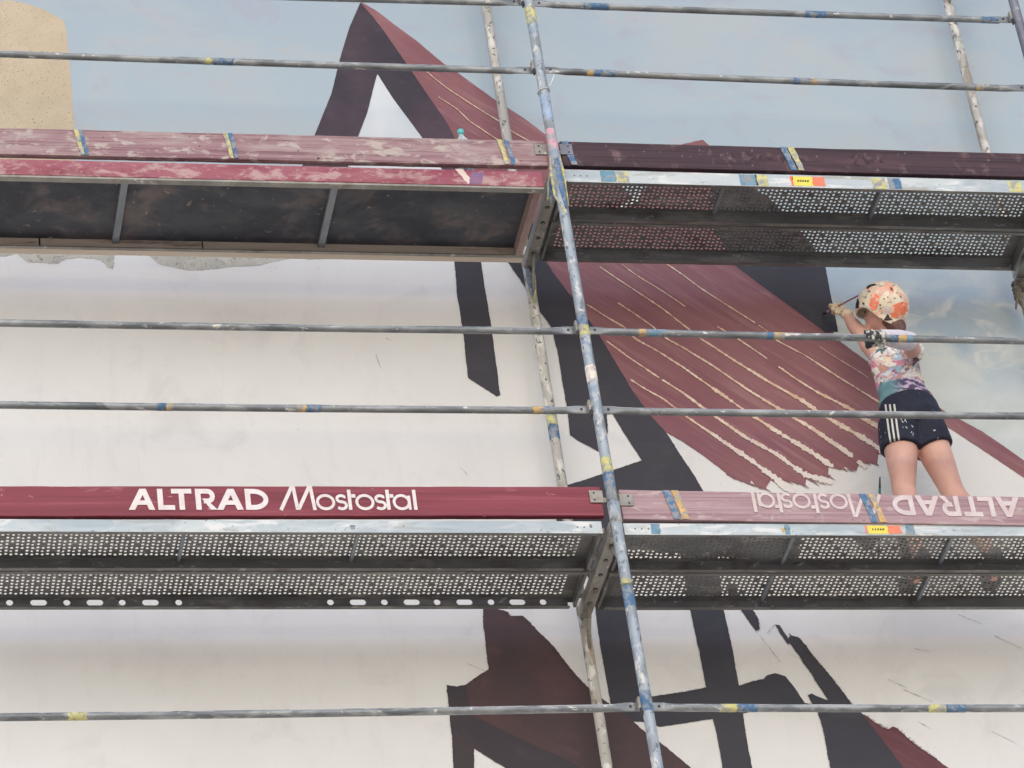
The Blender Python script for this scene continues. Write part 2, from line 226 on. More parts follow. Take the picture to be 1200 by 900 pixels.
def splashed_lit_tops(mat, colour, scale, th, amount):
    """white paint splashes on upward facing metal, with its lighter lit top painted in"""
    t = mat.node_tree; b = t.nodes['Principled BSDF']; src = b.inputs['Base Color'].links[0].from_socket
    s = NB.__new__(NB); s.m, s.t, s.b = mat, t, b
    g = s.n('NewGeometry'); sp = s.n('SeparateXYZ'); s.l(g.outputs['True Normal'], sp.inputs[0])
    up = s.n('MapRange'); s.l(sp.outputs['Z'], up.inputs[0]); up.inputs[1].default_value = .15; up.inputs[2].default_value = .7
    f = s.mul(up.outputs[0], s.mul(s.ramp(s.noise(s.coords((.35,1,1)), scale, 5, .7, .5), th, th+.06), amount))
    s.l(s.mix(f, src, lin(colour)), b.inputs['Base Color'])
def pm(name, c1, c2, scale=6, stretch=(1,1,1), rough=.6, metal=0., spots=(), bump=(60,.2,.002), lo=.35, hi=.65, rnd=True, spec=.4):
    """two-tone noise colour with optional spots (colour, scale, threshold, softness, amount, stretch)"""
    b = NB(name); v = b.coords(stretch, rnd)
    col = b.ramp(b.noise(v, scale, 6, .6, .3), lo, hi, lin(c1), lin(c2))
    for sp in spots:
        vv = b.coords(sp[5] if len(sp) > 5 else (1,1,1), rnd)
        f = b.ramp(b.noise(vv, sp[1], 5, .6, .4), sp[2]-.035, sp[2]-.035+sp[3]*1.6); col = b.mix(b.mul(f, sp[4]), col, lin(sp[0]))
    return b.done(col, rough, metal, (b.noise(v, bump[0], 4), bump[1], bump[2]), spec)
M = {}
WHT = (236,232,226)
M['galv'] = pm('galvanised_tube', (120,125,130), (152,156,158), 14, (.5,1,1), .5, .3, [(WHT, 30, .66, .03, .8, (.5,1,1)), ((92,98,104), 8, .56, .08, .7, (.3,1,1)), ((176,180,182), 15, .56, .06, .7, (.4,1,1)), ((150,120,90), 26, .70, .03, .5)], (90,.3,.001))
M['post'] = pm('painted_post', (166,178,190), (190,200,208), 10, (1,1,.4), .55, .15, [(WHT, 28, .58, .04, .8, (1,1,.45)), ((105,116,130), 44, .61, .03, .8, (1,1,.6)), ((128,154,188), 9, .58, .06, .6), ((150,156,160), 16, .57, .05, .7, (1,1,.4))], (70,.4,.0015))
M['post_old'] = pm('spattered_post', (176,174,166), (200,196,188), 10, (1,1,.3), .65, .05, [(WHT, 22, .55, .05, .8, (1,1,.4)), ((96,100,100), 44, .63, .02, .9, (1,1,.7)), ((150,138,122), 12, .58, .06, .7, (1,1,.3))], (60,.5,.002))
M['post_dark'] = pm('dark_post', (110,112,126), (140,140,150), 10, (1,1,.4), .5, .2, [(WHT, 13, .68, .04, .6)], (60,.4,.0015))
M['steel_white'] = pm('bright_zinc_edge', (196,210,216), (226,232,232), 9, (.3,1,1), .45, .15, [((176,170,152), 9, .6, .05, .6, (.3,1,2)), ((250,250,248), 20, .56, .05, .75, (.3,1,1)), ((120,130,138), 50, .68, .02, .8), ((170,186,196), 6, .55, .06, .6, (.3,1,1))], (50,.2,.001))
M['steel'] = pm('weathered_shaded_steel', (108,108,107), (132,132,130), 7, (.4,1,1), .6, .2, [((92,80,76), 6, .56, .1, .7), ((190,190,186), 34, .66, .03, .7, (.5,1,1)), ((156,154,148), 10, .58, .05, .6, (.3,1,1))], (60,.3,.001))  # same galvanised steel as the bright edge, coloured darker for its shaded faces
M['transom'] = pm('grey_transom', (140,138,132), (168,165,158), 9, (1,.4,1), .6, .2, [(WHT, 14, .66, .04, .6), ((110,96,84), 6, .62, .06, .6)], (60,.4,.0015))
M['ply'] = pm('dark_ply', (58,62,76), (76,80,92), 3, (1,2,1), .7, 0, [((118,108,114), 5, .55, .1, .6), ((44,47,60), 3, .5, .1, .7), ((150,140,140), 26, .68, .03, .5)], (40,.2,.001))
M['rib'] = pm('grey_cross_bar', (128,134,142), (150,155,160), 8, (1,.5,1), .55, .1)
M['beamwood'] = pm('bare_edge_timber', (206,190,172), (224,210,194), 4, (.25,1,4), .7, 0, [((112,92,84), 3, .63, .04, .6, (.6,1,3)), ((205,200,192), 6, .6, .1, .5)], (30,.3,.001))
M['board_pink'] = pm('faded_pink_board', (186,142,150), (205,172,172), 9, (.2,1,3), .75, 0, [((146,104,112), 9, .52, .06, .75, (.12,1,9)), ((232,214,206), 26, .58, .05, .8, (.45,1,1)), ((214,190,188), 10, .54, .08, .7, (.4,1,1.6)), ((164,120,128), 6, .6, .06, .5, (.2,1,3)), ((84,66,74), 34, .71, .02, .9)], (50,.4,.001))
M['board_pale'] = pm('pale_weathered_board', (196,162,168), (210,182,182), 9, (.2,1,3), .75, 0, [((168,128,136), 9, .52, .07, .7, (.1,1,9)), ((226,210,206), 24, .6, .05, .7, (.45,1,1)), ((176,140,146), 7, .57, .08, .6, (.3,1,2)), ((90,70,76), 26, .71, .02, .9)], (50,.4,.001))
M['board_red'] = pm('red_board', (142,64,80), (166,84,98), 6, (.14,1,2), .5, 0, [((236,196,196), 34, .70, .02, .9, (.4,1,1)), ((124,54,68), 6, .55, .08, .6, (.1,1,3)), ((190,112,124), 11, .60, .06, .55, (.1,1,7)), ((214,160,164), 5, .66, .05, .6, (.5,1,1.5))], (50,.2,.001))
M['board_dark'] = pm('dark_stained_board', (84,62,74), (104,78,88), 8, (.12,1,3), .7, 0, [((178,148,150), 14, .60, .08, .65, (.7,1,.5)), ((62,46,56), 9, .54, .07, .7, (.1,1,9)), ((200,176,176), 40, .70, .02, .8), ((132,96,106), 6, .58, .08, .5, (.3,1,2))], (50,.3,.001))
M['side_red'] = pm('scuffed_red_side', (178,84,104), (204,128,140), 8, (.3,1,1.5), .6, 0, [((236,198,192), 16, .55, .06, .8, (.5,1,1)), ((160,60,84), 7, .56, .08, .7, (.3,1,1)), ((226,176,178), 40, .62, .03, .7, (.6,1,1)), ((120,70,80), 26, .68, .03, .7)], (50,.3,.001))
M['letter'] = pm('white_lettering', (226,214,214), (238,232,230), 30, rough=.7)
M['letter_faded'] = pm('faded_lettering', (208,190,190), (224,212,210), 14, rough=.8)
M['letter_ghost'] = pm('ghost_lettering', (84,64,74), (150,124,130), 34, rough=.8, lo=.45, hi=.7)
for k, c in dict(y=(206,200,136), o=(212,176,116), b=(84,122,162), c=(112,156,182), lb=(150,168,194), w=(224,212,200), p=(206,160,172)).items():
    M['band_'+k] = pm('paint_mark_'+k, c, tuple(min(255, int(v*1.12+6)) for v in c), 18, rough=.7, spots=[((170,174,178), 26, .50, .07, .9), ((118,124,130), 48, .62, .03, .6)])
M['sticker_y'] = pm('yellow_sticker', (232,216,80), (240,226,100), 20, rough=.4)
M['sticker_o'] = pm('orange_sticker', (236,120,90), (240,140,108), 20, rough=.4)
M['ink'] = pm('dark_ink', (60,60,50), (80,76,60), 20)
M['black'] = pm('dark_metal', (40,42,48), (58,60,66), 20, rough=.5)
M['tie'] = pm('white_plastic', (226,232,236), (240,240,240), 20, rough=.4)
# wall and mural paints
def wallmat():
    b = NB('white_primed_wall'); v = b.coords(rnd=False)
    c = b.ramp(b.noise(v, 1.1, 5, .6), .3, .7, lin((228,224,221)), lin((238,235,232)))
    c = b.mix(b.mul(b.ramp(b.noise(v, 3.2, 6, .65, .6), .54, .70), .45), c, lin((212,208,205)))
    c = b.mix(b.mul(b.ramp(b.noise(b.coords((3,1,.5), False), 4, 7, .7, .3), .56, .74), .2), c, lin((208,202,196)))
    c = b.mix(b.mul(b.ramp(b.noise(v, 24, 6, .7, 1.5), .66, .72), .35), c, lin((196,190,186)))
    c = b.mix(b.mul(b.ramp(b.noise(v, 70, 2), .74, .78), .5), c, lin((180,172,166)))
    return b.done(c, .85, 0, (b.noise(v, 140, 3), .25, .002), .2)
M['wall'] = wallmat()
def skymat():
    b = NB('painted_sky_colour'); v = b.coords((1,1,1.5), False)
    tc = b.n('TexCoord'); sp = b.n('SeparateXYZ'); b.l(tc.outputs['Object'], sp.inputs[0])
    mr = b.n('MapRange'); b.l(sp.outputs['Z'], mr.inputs[0]); mr.inputs[1].default_value = 2.2; mr.inputs[2].default_value = 4.0
    c = b.mix(mr.outputs[0], lin((184,202,214)), lin((170,188,205)))
    c = b.mix(b.mul(b.ramp(b.noise(v, 1.3, 6, .6, .8), .45, .62), .7), c, lin((186,196,203)))
    c = b.mix(b.mul(b.ramp(b.noise(v, 2.1, 6, .65, 1.2), .56, .68), .5), c, lin((176,178,196)))
    c = b.mix(b.mul(b.ramp(b.noise(b.coords((1,1,2), False), 3.1, 7, .7, 1.0), .58, .75), .5), c, lin((196,182,184)))
    # right hand side of the lower sky: clouds in white and grey green
    rx = b.n('MapRange'); b.l(sp.outputs['Z'], rx.inputs[0]); rx.inputs[1].default_value = 2.12; rx.inputs[2].default_value = 1.85
    cl = b.mix(b.ramp(b.noise(v, 1.9, 7, .6, .5), .42, .60), lin((176,196,214)), lin((214,222,222)))
    cl = b.mix(b.mul(b.ramp(b.noise(v, 4.2, 6, .6, .8), .55, .7), .8), cl, lin((236,237,234)))
    cl = b.mix(b.mul(b.ramp(b.noise(v, 2.7, 6, .6, .8), .56, .70), .7), cl, lin((186,196,214)))
    lo = b.n('MapRange'); b.l(sp.outputs['Z'], lo.inputs[0]); lo.inputs[1].default_value = 1.62; lo.inputs[2].default_value = 1.2
    gr = b.ramp(b.noise(v, 2.2, 6, .6, .5), .35, .65, lin((196,206,206)), lin((214,222,226)))
    cl = b.mix(lo.outputs[0], cl, gr)
    c = b.mix(rx.outputs[0], c, cl)
    return b.done(c, .8, 0, (b.noise(v, 120, 3), .2, .002), .25)
M['sky'] = skymat()
mu = dict(roof=((122,74,88),(136,86,98)), roof_dark=((88,60,68),(104,72,80)), navy=((56,60,73),(64,66,78)), gable_dark=((60,56,66),(84,70,80)),
          brown=((74,62,65),(92,68,69)), black_brown=((60,58,64),(70,62,66)))
for k, (a, c) in mu.items():
    M[k] = pm('mural_'+k, a, c, 1.8, (1,1,1), .7, 0, [(tuple(min(255, v+12) for v in c), 5, .6, .14, .5, (1,1,1.8)), (tuple(v-8 for v in a), 2.4, .6, .1, .5)], (90,.25,.0015), rnd=False, spec=.25)
def brushed(name, a, c, l):
    b = NB(name); tc = b.n('TexCoord'); m1 = b.n('Mapping'); m1.inputs['Rotation'].default_value = (0, radians(ROOF_ANG), 0); b.l(tc.outputs['Object'], m1.inputs[0])
    m2 = b.n('Mapping'); m2.inputs['Scale'].default_value = (.12, 1, 1.6); b.l(m1.outputs[0], m2.inputs[0]); v = m2.outputs[0]
    col = b.ramp(b.noise(v, 5, 6, .6, .2), .35, .65, lin(a), lin(c))
    col = b.mix(b.mul(b.ramp(b.noise(v, 17, 6, .65, .2), .50, .66), .55), col, lin(l))
    col = b.mix(b.mul(b.ramp(b.noise(v, 42, 5, .7, .1), .60, .68), .45), col, lin(tuple(min(255, x+26) for x in l)))
    col = b.mix(b.mul(b.ramp(b.noise(b.coords((1,1,1), False), 1.3, 4), .45, .62), .45), col, lin(tuple(x-12 for x in a)))
    return b.done(col, .7, 0, (b.noise(v, 60, 4), .3, .002), .25)
ROOF_ANG = math.degrees(math.atan2(FRINGES[0][1][1], FRINGES[0][1][0]))
M['roof'] = brushed('mural_roof_brushed', (132,80,90), (145,92,100), (158,108,114)); M['roof_dark'] = brushed('mural_roof_dark_brushed', (94,60,68), (108,70,76), (122,82,88))
M['white_sky'] = pm('mural_pale_gable', (196,206,214), (216,220,224), 2, rnd=False, rough=.8)
M['render'] = pm('bare_cement_render', (172,170,160), (196,192,182), 7, spots=[((128,122,112), 60, .62, .03, .7), ((206,202,194), 30, .62, .05, .5)], bump=(80,.8,.006), rough=.9, rnd=False)
M['house'] = pm('sand_coloured_render', (214,198,172), (224,208,182), 5, spots=[((124,104,88), 105, .655, .02, .8), ((206,186,160), 3, .55, .1, .5)], bump=(90,.7,.005), rough=.9, rnd=False)
def creammat():
    b = NB('bare_line'); v = b.coords(rnd=False); tc = b.n('TexCoord'); sp = b.n('SeparateXYZ'); b.l(tc.outputs['Object'], sp.inputs[0])
    f = b.n('MapRange'); b.l(sp.outputs['Z'], f.inputs[0]); f.inputs[1].default_value = 1.15; f.inputs[2].default_value = .75
    c = b.ramp(b.noise(v, 26, 5), .4, .62, lin((206,174,150)), lin((226,206,188)))
    return b.done(b.mix(f.outputs[0], c, lin((222,217,213))), .85)
M['cream'] = creammat()
M['scratch'] = pm('grey_scratch', (128,116,114), (206,200,196), 60, rnd=False, lo=.42, hi=.58)

splashed_lit_tops(M['galv'], (226,224,220), 9, .46, .85)  # splashes on the rails that also paint in their lit upper side
def dim(mat, g):
    """scale a material's own base colours"""
    g = g if isinstance(g, tuple) else (g, g, g)
    for n in mat.node_tree.nodes:
        if n.type == 'VALTORGB':
            el = n.color_ramp.elements
            if tuple(el[0].color)[:3] == (0, 0, 0) and tuple(el[-1].color)[:3] == (1, 1, 1): continue
            for e in el: e.color = (e.color[0]*g[0], e.color[1]*g[1], e.color[2]*g[2], 1)
        elif n.type == 'MIX_RGB':
            for i in (1, 2):
                if not n.inputs[i].is_linked: c = n.inputs[i].default_value; n.inputs[i].default_value = (c[0]*g[0], c[1]*g[1], c[2]*g[2], 1)
for k, g in dict(board_pink=(.68,.72,.72), board_pale=(.74,.74,.76), board_red=(.72,.55,.58), board_dark=.58, side_red=(.64,.66,.68), steel_white=.80, house=.80, sky=(.92,.90,.87),
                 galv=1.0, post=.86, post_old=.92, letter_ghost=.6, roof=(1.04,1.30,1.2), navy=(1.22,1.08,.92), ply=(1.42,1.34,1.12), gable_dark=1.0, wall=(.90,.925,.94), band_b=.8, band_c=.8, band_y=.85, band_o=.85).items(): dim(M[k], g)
# ------------------------------------------------------------------ ground and wall
GZ = -10.45; WY = .86
bm = bmesh.new(); box(bm, -400, 400, -400, 400, GZ-.3, GZ)
M['ground'] = pm('paved_ground', (210,190,166), (228,210,188), 2, spots=[((190,172,150), .7, .5, .2, .6)], bump=(40,.5,.01), rough=.9)
tag(obj('ground', bm, M['ground']), kind='structure')
wall = thing('painted_wall', (0, WY, GZ), 'tall white rendered wall with a half painted mural of red roofs and dark timbers', 'wall')
bm = bmesh.new(); box(bm, -9, 9, WY, WY+.4, GZ+.004, 8.5); obj('rendered_wall', bm, M['wall'], wall)
def ragged(pts, amp, step=.008):
    out = []; n = len(pts)
    for i in range(n):
        a = V((pts[i][0], pts[i][1])); b = V((pts[(i+1) % n][0], pts[(i+1) % n][1])); L = (b-a).length
        k = max(1, min(400, int(L/step))); d = (b-a)
        nr = V((-d.y, d.x)); nr = nr/nr.length if nr.length > 1e-9 else nr
        for j in range(k):
            p = a + d*(j/k)
            q = V((p.x*1.0, p.y*1.0, amp*50))
            o = noise.noise(q*11)*.55 + noise.noise(q*34)*.5 + noise.noise(q*95)*.55
            if amp > .0035: o += max(0, noise.noise(q*150))*.9
            out.append(p + nr*o*amp)
    return out
SHN = [0]
def sheet(name, pts, layer, mat, amp, parent=None):
    r = ragged(pts, amp); SHN[0] += 1; y = WY - .0006*layer - .00005*SHN[0]
    vs, es, fs = delaunay_2d_cdt([V((p.x, p.y)) for p in r], [], [list(range(len(r)))], 1, 1e-6)[:3]
    bm = bmesh.new(); bv = [bm.verts.new((p.x, y, p.y)) for p in vs]
    for f in fs: bm.faces.new([bv[i] for i in f])
    return obj(name, bm, mat, parent or wall)
for name, mat, amp, lay, pts in LAYERS: sheet(name, pts, lay, M[mat], amp)
def brushline(name, pts, w0, w1, layer, mat, breaks=.0, parent=None, dense=.006):
    bm = bmesh.new(); P = [V((a, b)) for a, b in pts]; path = []
    for a, b in zip(P, P[1:]):
        k = max(1, int((b-a).length/dense))
        for j in range(k): path.append(a+(b-a)*j/k)
    path.append(P[-1]); n = len(path)
    for _ in range(10): path = [path[0]]+[(path[i-1]+path[i]*2+path[i+1])/4 for i in range(1, n-1)]+[path[-1]]; prev = None; y = WY-.0006*layer-.0018
    for i, p in enumerate(path):
        t = i/max(1, n-1); d = (path[min(i+1, n-1)]-path[max(i-1, 0)]).normalized(); nr = V((-d.y, d.x))
        q = V((p.x*30, p.y*30, layer)); w = w0+(w1-w0)*t**2.2
        w *= (.95+.45*noise.noise(q*.6)+.55*noise.noise(q*2.7)+.4*noise.noise(q*6)); off = noise.noise(q*.35+V((9,2,1)))*.0012
        if i == 0 or i == n-1: w *= .2
        if noise.noise(q*.3+V((3,3,3))) < -.55+breaks*.3: prev = None; continue
        w = max(w, .0015); pair = []
        for s in (-.5, .5):
            e = off+s*w*(1+.55*noise.noise(q*13+V((s*20, 0, 0))))+s*.0016*noise.noise(q*23+V((s*9, 4, 0))); pair.append(bm.verts.new((p.x+nr.x*e, y, p.y+nr.y*e)))
        if prev: bm.faces.new((prev[0], pair[0], pair[1], prev[1]))
        prev = pair
    return obj(name, bm, mat, parent or wall)
for pts, w0, w1 in STREAKS: brushline('bare_line', pts, w0, w1, 6, M['cream'], .15)
def sliver(p, d, L_, wd, mat, layer):
    bm = bmesh.new(); y = WY-.0006*layer-.00002*SHN[0]; SHN[0] += .1; n = V((-d.y, d.x)); a = []; b = []
    for k in range(7):
        t = k/6; w_ = wd*(1-t)**.6*(.8+.5*noise.noise(V((p.x*90+k, p.y*90, 1)))); c = p+d*L_*t+n*noise.noise(V((p.x*20+k*.5, p.y*20, 4)))*.004
        a.append(bm.verts.new((c.x+n.x*w_/2, y, c.y+n.y*w_/2))); b.append(bm.verts.new((c.x-n.x*w_/2, y, c.y-n.y*w_/2)))
    for k in range(6): bm.faces.new((a[k], a[k+1], b[k+1], b[k]))
    return bm
def fringe(name, pts, dirv, lmin, lmax, wd, step, mat, layer, prob=.8):
    """brush hairs dragged past the edge of a painted field, joined to one part"""
    out = bmesh.new(); P = [V(a) for a in pts]; d0 = V(dirv).normalized(); rnd = random.Random(len(pts)*7+int(step*1e4))
    for a, b in zip(P, P[1:]):
        k = max(1, int((b-a).length/step))
        for j in range(k):
            if rnd.random() > prob: continue
            p = a.lerp(b, (j+rnd.random())/k)-d0*.012; d = (d0+V((rnd.uniform(-.12,.12), rnd.uniform(-.12,.12)))).normalized()
            s = sliver(p, d, rnd.uniform(lmin, lmax)+.012, wd*rnd.uniform(.5,1.4), mat, layer); me = bpy.data.meshes.new('x'); s.to_mesh(me); s.free(); out.from_mesh(me); bpy.data.meshes.remove(me)
    o = obj(name, out, mat, wall); o['kind'] = 'stuff'; return o
for pts, dv, l0, l1, wd, st, m in FRINGES: fringe('brush_mark', pts, dv, l0, l1, wd, st, M[m], 7)
for pts in SCRATCHES: brushline('scratch', pts, .0024, .0014, 1, M['scratch'], .5)

# ------------------------------------------------------------------ scaffold: frames
R_POST = .0241; PY0, PY1 = 0.0, .73
def ring_band(name, z0, z1, r, x, y, mat, parent):
    bm = bmesh.new(); n = 20; a = []; b = []
    for k in range(n):
        t = 2*pi*k/n; c, s = cos(t)*r, sin(t)*r
        a.append(bm.verts.new((x+c, y+s, z0+noise.noise(V((c*90, s*90, z0*9)))*.008))); b.append(bm.verts.new((x+c, y+s, z1+noise.noise(V((c*90, s*90, z1*9)))*.008)))
    for k in range(n): bm.faces.new((a[k], a[(k+1) % n], b[(k+1) % n], b[k]))
    return obj(name, bm, mat, parent, True)
def wedge(parent, x, z):
    bm = bmesh.new(); box(bm, x-.036, x-.0245, .0, .03, z-.03, z+.028, 0, .003); obj('wedge_cup', bm, M['transom'], parent)
    bm = bmesh.new(); box(bm, x-.033, x-.026, -.008, .012, z-.062, z-.03, 0, .002); obj('wedge', bm, M['black'], parent)
def frame(x, lvl, label, post_mat, inner_mat, rails_z, z0=None):
    zb = 2.0*lvl; zt = zb+2.0
    t = thing('scaffold_frame', (x, 0, zb), label, 'scaffold frame', 'upright frames of the facade scaffold')
    j = .06   # spigot joint above the transom
    for nm, y, m in (('outer_post', PY0, post_mat), ('inner_post', PY1, inner_mat)):
        bm = bmesh.new(); zz = [zb+j+.0015+(zt-zb-.003)*k/8 for k in range(9)]
        loft(bm, [(x, y, z) for z in zz], R_POST, 22); o = obj(nm, bm, m, t, True)
        bm = bmesh.new(); loft(bm, [(x, y, zt+j-.11), (x, y, zt+j-.004)], R_POST+.0026, 22); obj('post_sleeve', bm, m, o, True)
    zc = zt-.052
    bm = bmesh.new()   # U shaped transom
    y0, y1 = PY0+R_POST-.002, PY1-R_POST+.002
    box(bm, x-.026, x+.026, y0, y1, zc-.024, zc-.020); box(bm, x-.026, x-.022, y0, y1, zc-.0199, zc+.026); box(bm, x+.022, x+.026, y0, y1, zc-.0199, zc+.026)
    tr = obj('transom', bm, M['transom'], t)
    for k in range(5):
        bm = bmesh.new(); yy = .13+k*.115
        loft(bm, [(x, yy, zc-.0262), (x, yy, zc-.0242)], [.0105, .0105], 14, (0,1,0)); obj('bolt_hole', bm, M['black'], tr)
        bm = bmesh.new(); loft(bm, [(x, yy, zc-.0290), (x, yy, zc-.0264)], [.0045, .0045], 8, (0,1,0)); obj('bolt', bm, M['transom'], tr)
    for ya, yb in ((PY0+.02, PY0+.15), (PY1-.02, PY1-.15)):
        bm = bmesh.new(); loft(bm, [(x, ya, zt-.24), (x, (ya+yb)/2, zt-.15), (x, yb, zc-.026)], [(.012,.006)]*3, 10, (1,0,0)); obj('gusset', bm, M['transom'], t, True)
    for z in rails_z: wedge(t, x, z)
    return t
fm = {}
fm[(0,-1)] = frame(0, -1, 'lowest centre frame, below the lettered red board, posts running off the bottom edge', M['post'], M['post_old'], (-.957,))
fm[(0,0)] = frame(0, 0, 'middle centre frame, blue, yellow and cream marks down its long outer post', M['post'], M['post_old'], (.592, 1.037))
fm[(0,1)] = frame(0, 1, 'top centre frame, white cable tie round its bluish spattered outer post', M['post'], M['post_old'], (2.602, 3.034))
fm[(2.5,0)] = frame(2.5, 0, 'right edge frame with rags knotted round its inner post below the upper deck', M['post'], M['post_old'], (.588, 1.02))
fm[(2.5,1)] = frame(2.5, 1, 'top right frame, dark outer post in the corner, pale inner post against the sky', M['post_dark'], M['post_old'], (2.588, 3.036))
def own(z): return fm[(0, -1 if z < .06 else 0 if z < 2.06 else 1)]
for z, h, c in SB: ring_band('paint_band', z-h/2, z+h/2, R_POST+.0032 if (z % 2 > 1.93 or z % 2 < .06) else R_POST+.0009, 0, 0, M['band_'+c], own(z))
for z, h, c in IB: ring_band('paint_band', z-h/2, z+h/2, R_POST+.0009, 0, PY1, M['band_'+c], own(z))
# dried paint crusts hanging on the middle frame's head
def crust(name, pts, rad, mat, parent, seed):
    bm = bmesh.new(); rings = loft(bm, pts, rad, 12)
    for v in bm.verts:
        q = v.co*38+V((seed, 0, 0)); v.co += V((noise.noise(q), noise.noise(q+V((5,0,0))), noise.noise(q+V((0,7,0)))*1.4))*.009
    bmesh.ops.subdivide_edges(bm, edges=bm.edges[:], cuts=1, smooth=.6)
    return obj(name, bm, mat, parent, True)
f0 = fm[(0,0)]
crust('dried_paint', [(-.004,-.022,2.0),(-.004,-.026,1.93),(.0,-.026,1.84),(.006,-.024,1.76),(.008,-.022,1.70)], [(.012,.006),(.017,.008),(.016,.007),(.012,.006),(.005,.003)], M['band_b'], f0, 1)
crust('dried_paint', [(.016,-.016,2.03),(.02,-.018,1.93),(.022,-.017,1.84),(.02,-.014,1.72)], [.007,.008,.007,.003], M['band_y'], f0, 2)
crust('dried_paint', [(-.022,-.012,2.02),(-.03,-.004,1.92),(-.026,.0,1.80),(-.012,-.02,1.69),(0,-.024,1.66)], [.006,.009,.008,.006,.003], M['band_y'], f0, 3)
crust('dried_paint', [(-.012,.03,1.965),(-.026,.05,1.91),(-.030,.07,1.85),(-.026,.08,1.80)], [.008,.013,.012,.004], M['band_b'], f0, 4)
crust('dried_paint', [(-.02,.01,1.98),(-.040,.045,1.90),(-.042,.06,1.82)], [.004,.006,.003], M['band_y'], f0, 5)
crust('dried_paint', [(-.012,.70,1.93),(-.014,.695,1.87),(-.01,.698,1.80),(.0,.70,1.74)], [.008,.014,.012,.005], M['band_b'], f0, 6)
crust('dried_paint', [(.012,.70,1.93),(.022,.70,1.86),(.014,.70,1.79),(-.004,.704,1.72)], [.005,.007,.007,.004], M['band_y'], f0, 7)
crust('dried_paint', [(-.02,.70,1.82),(-.005,.698,1.78),(.012,.70,1.75)], [.004,.006,.003], M['band_y'], f0, 8)
# rust run at the head of the lowest inner post
crust('rust_stain', [(.0,.707,-.14),(.004,.7065,-.22),(.008,.707,-.32)], [(.010,.0025),(.008,.0025),(.003,.002)], pm('rust_run', (158,136,116), (178,160,140), 20), fm[(0,-1)], 9)

# ------------------------------------------------------------------ guard rails
RL = {'z3L': 'topmost left rail, only its right end in view beside the centre post',
 'z3R': 'topmost right rail, crossing the painted sky to the dark post in the corner',
 'k2L': 'rail above the upper left timber platform, crossing the sand coloured house and the dark gable',
 'k2R': 'second rail from the top in the right bay, above the dark stained toe board',
 'gL': 'upper rail over the white wall in the left bay, just below the timber platform',
 'gR': 'rail at chest height that the woman in the helmet grips',
 'kL': 'lower of the two rails over the white wall above the lettered red toe board',
 'kR': 'rail passing behind nothing but in front of the shorts of the woman',
 'bL': 'lowest left rail, crossing the brown painted timber below the perforated deck',
 'bR': 'lowest right rail, crossing the black painted beams below the perforated deck'}
RL['kR'] = 'rail at hip height crossing in front of the dark shorts of the woman'
R_RAIL = .0168
for n, x0, x1, z0, z1, bands in RAILS:
    t = thing('guard_rail', (x0, .046, z0), RL[n], 'guard rail', 'guard rails of the scaffold')
    bm = bmesh.new(); N = 60; pts = []; rad = []
    xs = [x0+.004, x0+.05, x0+.085, x0+.11, x0+.14]+[x0+.14+(x1-x0-.28)*k/N for k in range(1, N)]+[x1-.14, x1-.11, x1-.085, x1-.05, x1-.004]
    for x in xs:
        tt = (x-x0)/(x1-x0); e = min(x-x0, x1-x); k = min(1, max(0, (e-.085)/.05)); k = k*k*(3-2*k)
        fl = (R_RAIL*(.24+.76*k), R_RAIL*(1.32-.32*k))
        pts.append((x, .046+(1-k)*-.006, z0+(z1-z0)*tt-.004*sin(pi*tt))); rad.append(fl)
    loft(bm, pts, rad, 18, (0,0,1)); obj('rail_tube', bm, M['galv'], t, True)
    for e, s in ((x0, 1), (x1, -1)):
        bm = bmesh.new(); zz = z0 if s == 1 else z1; xx = e+s*.062
        loft(bm, [(xx, .033, zz), (xx, .0375, zz)], .006, 10, (0,0,1)); obj('rivet', bm, M['black'], t)
    for bx, bw, bc in bands:
        bm = bmesh.new(); rr = []
        for q in range(4):
            x = bx-bw/2+bw*q/3; tt = (x-x0)/(x1-x0); rr.append((x, .046, z0+(z1-z0)*tt-.004*sin(pi*tt)))
        rings = loft(bm, rr, R_RAIL+.0009, 18, (0,0,1), False)
        for ring, sg in ((rings[0], -1), (rings[-1], 1)):
            for v in ring: v.co.x += noise.noise(v.co*140)*.009
        obj('paint_band', bm, M['band_'+bc], t, True)

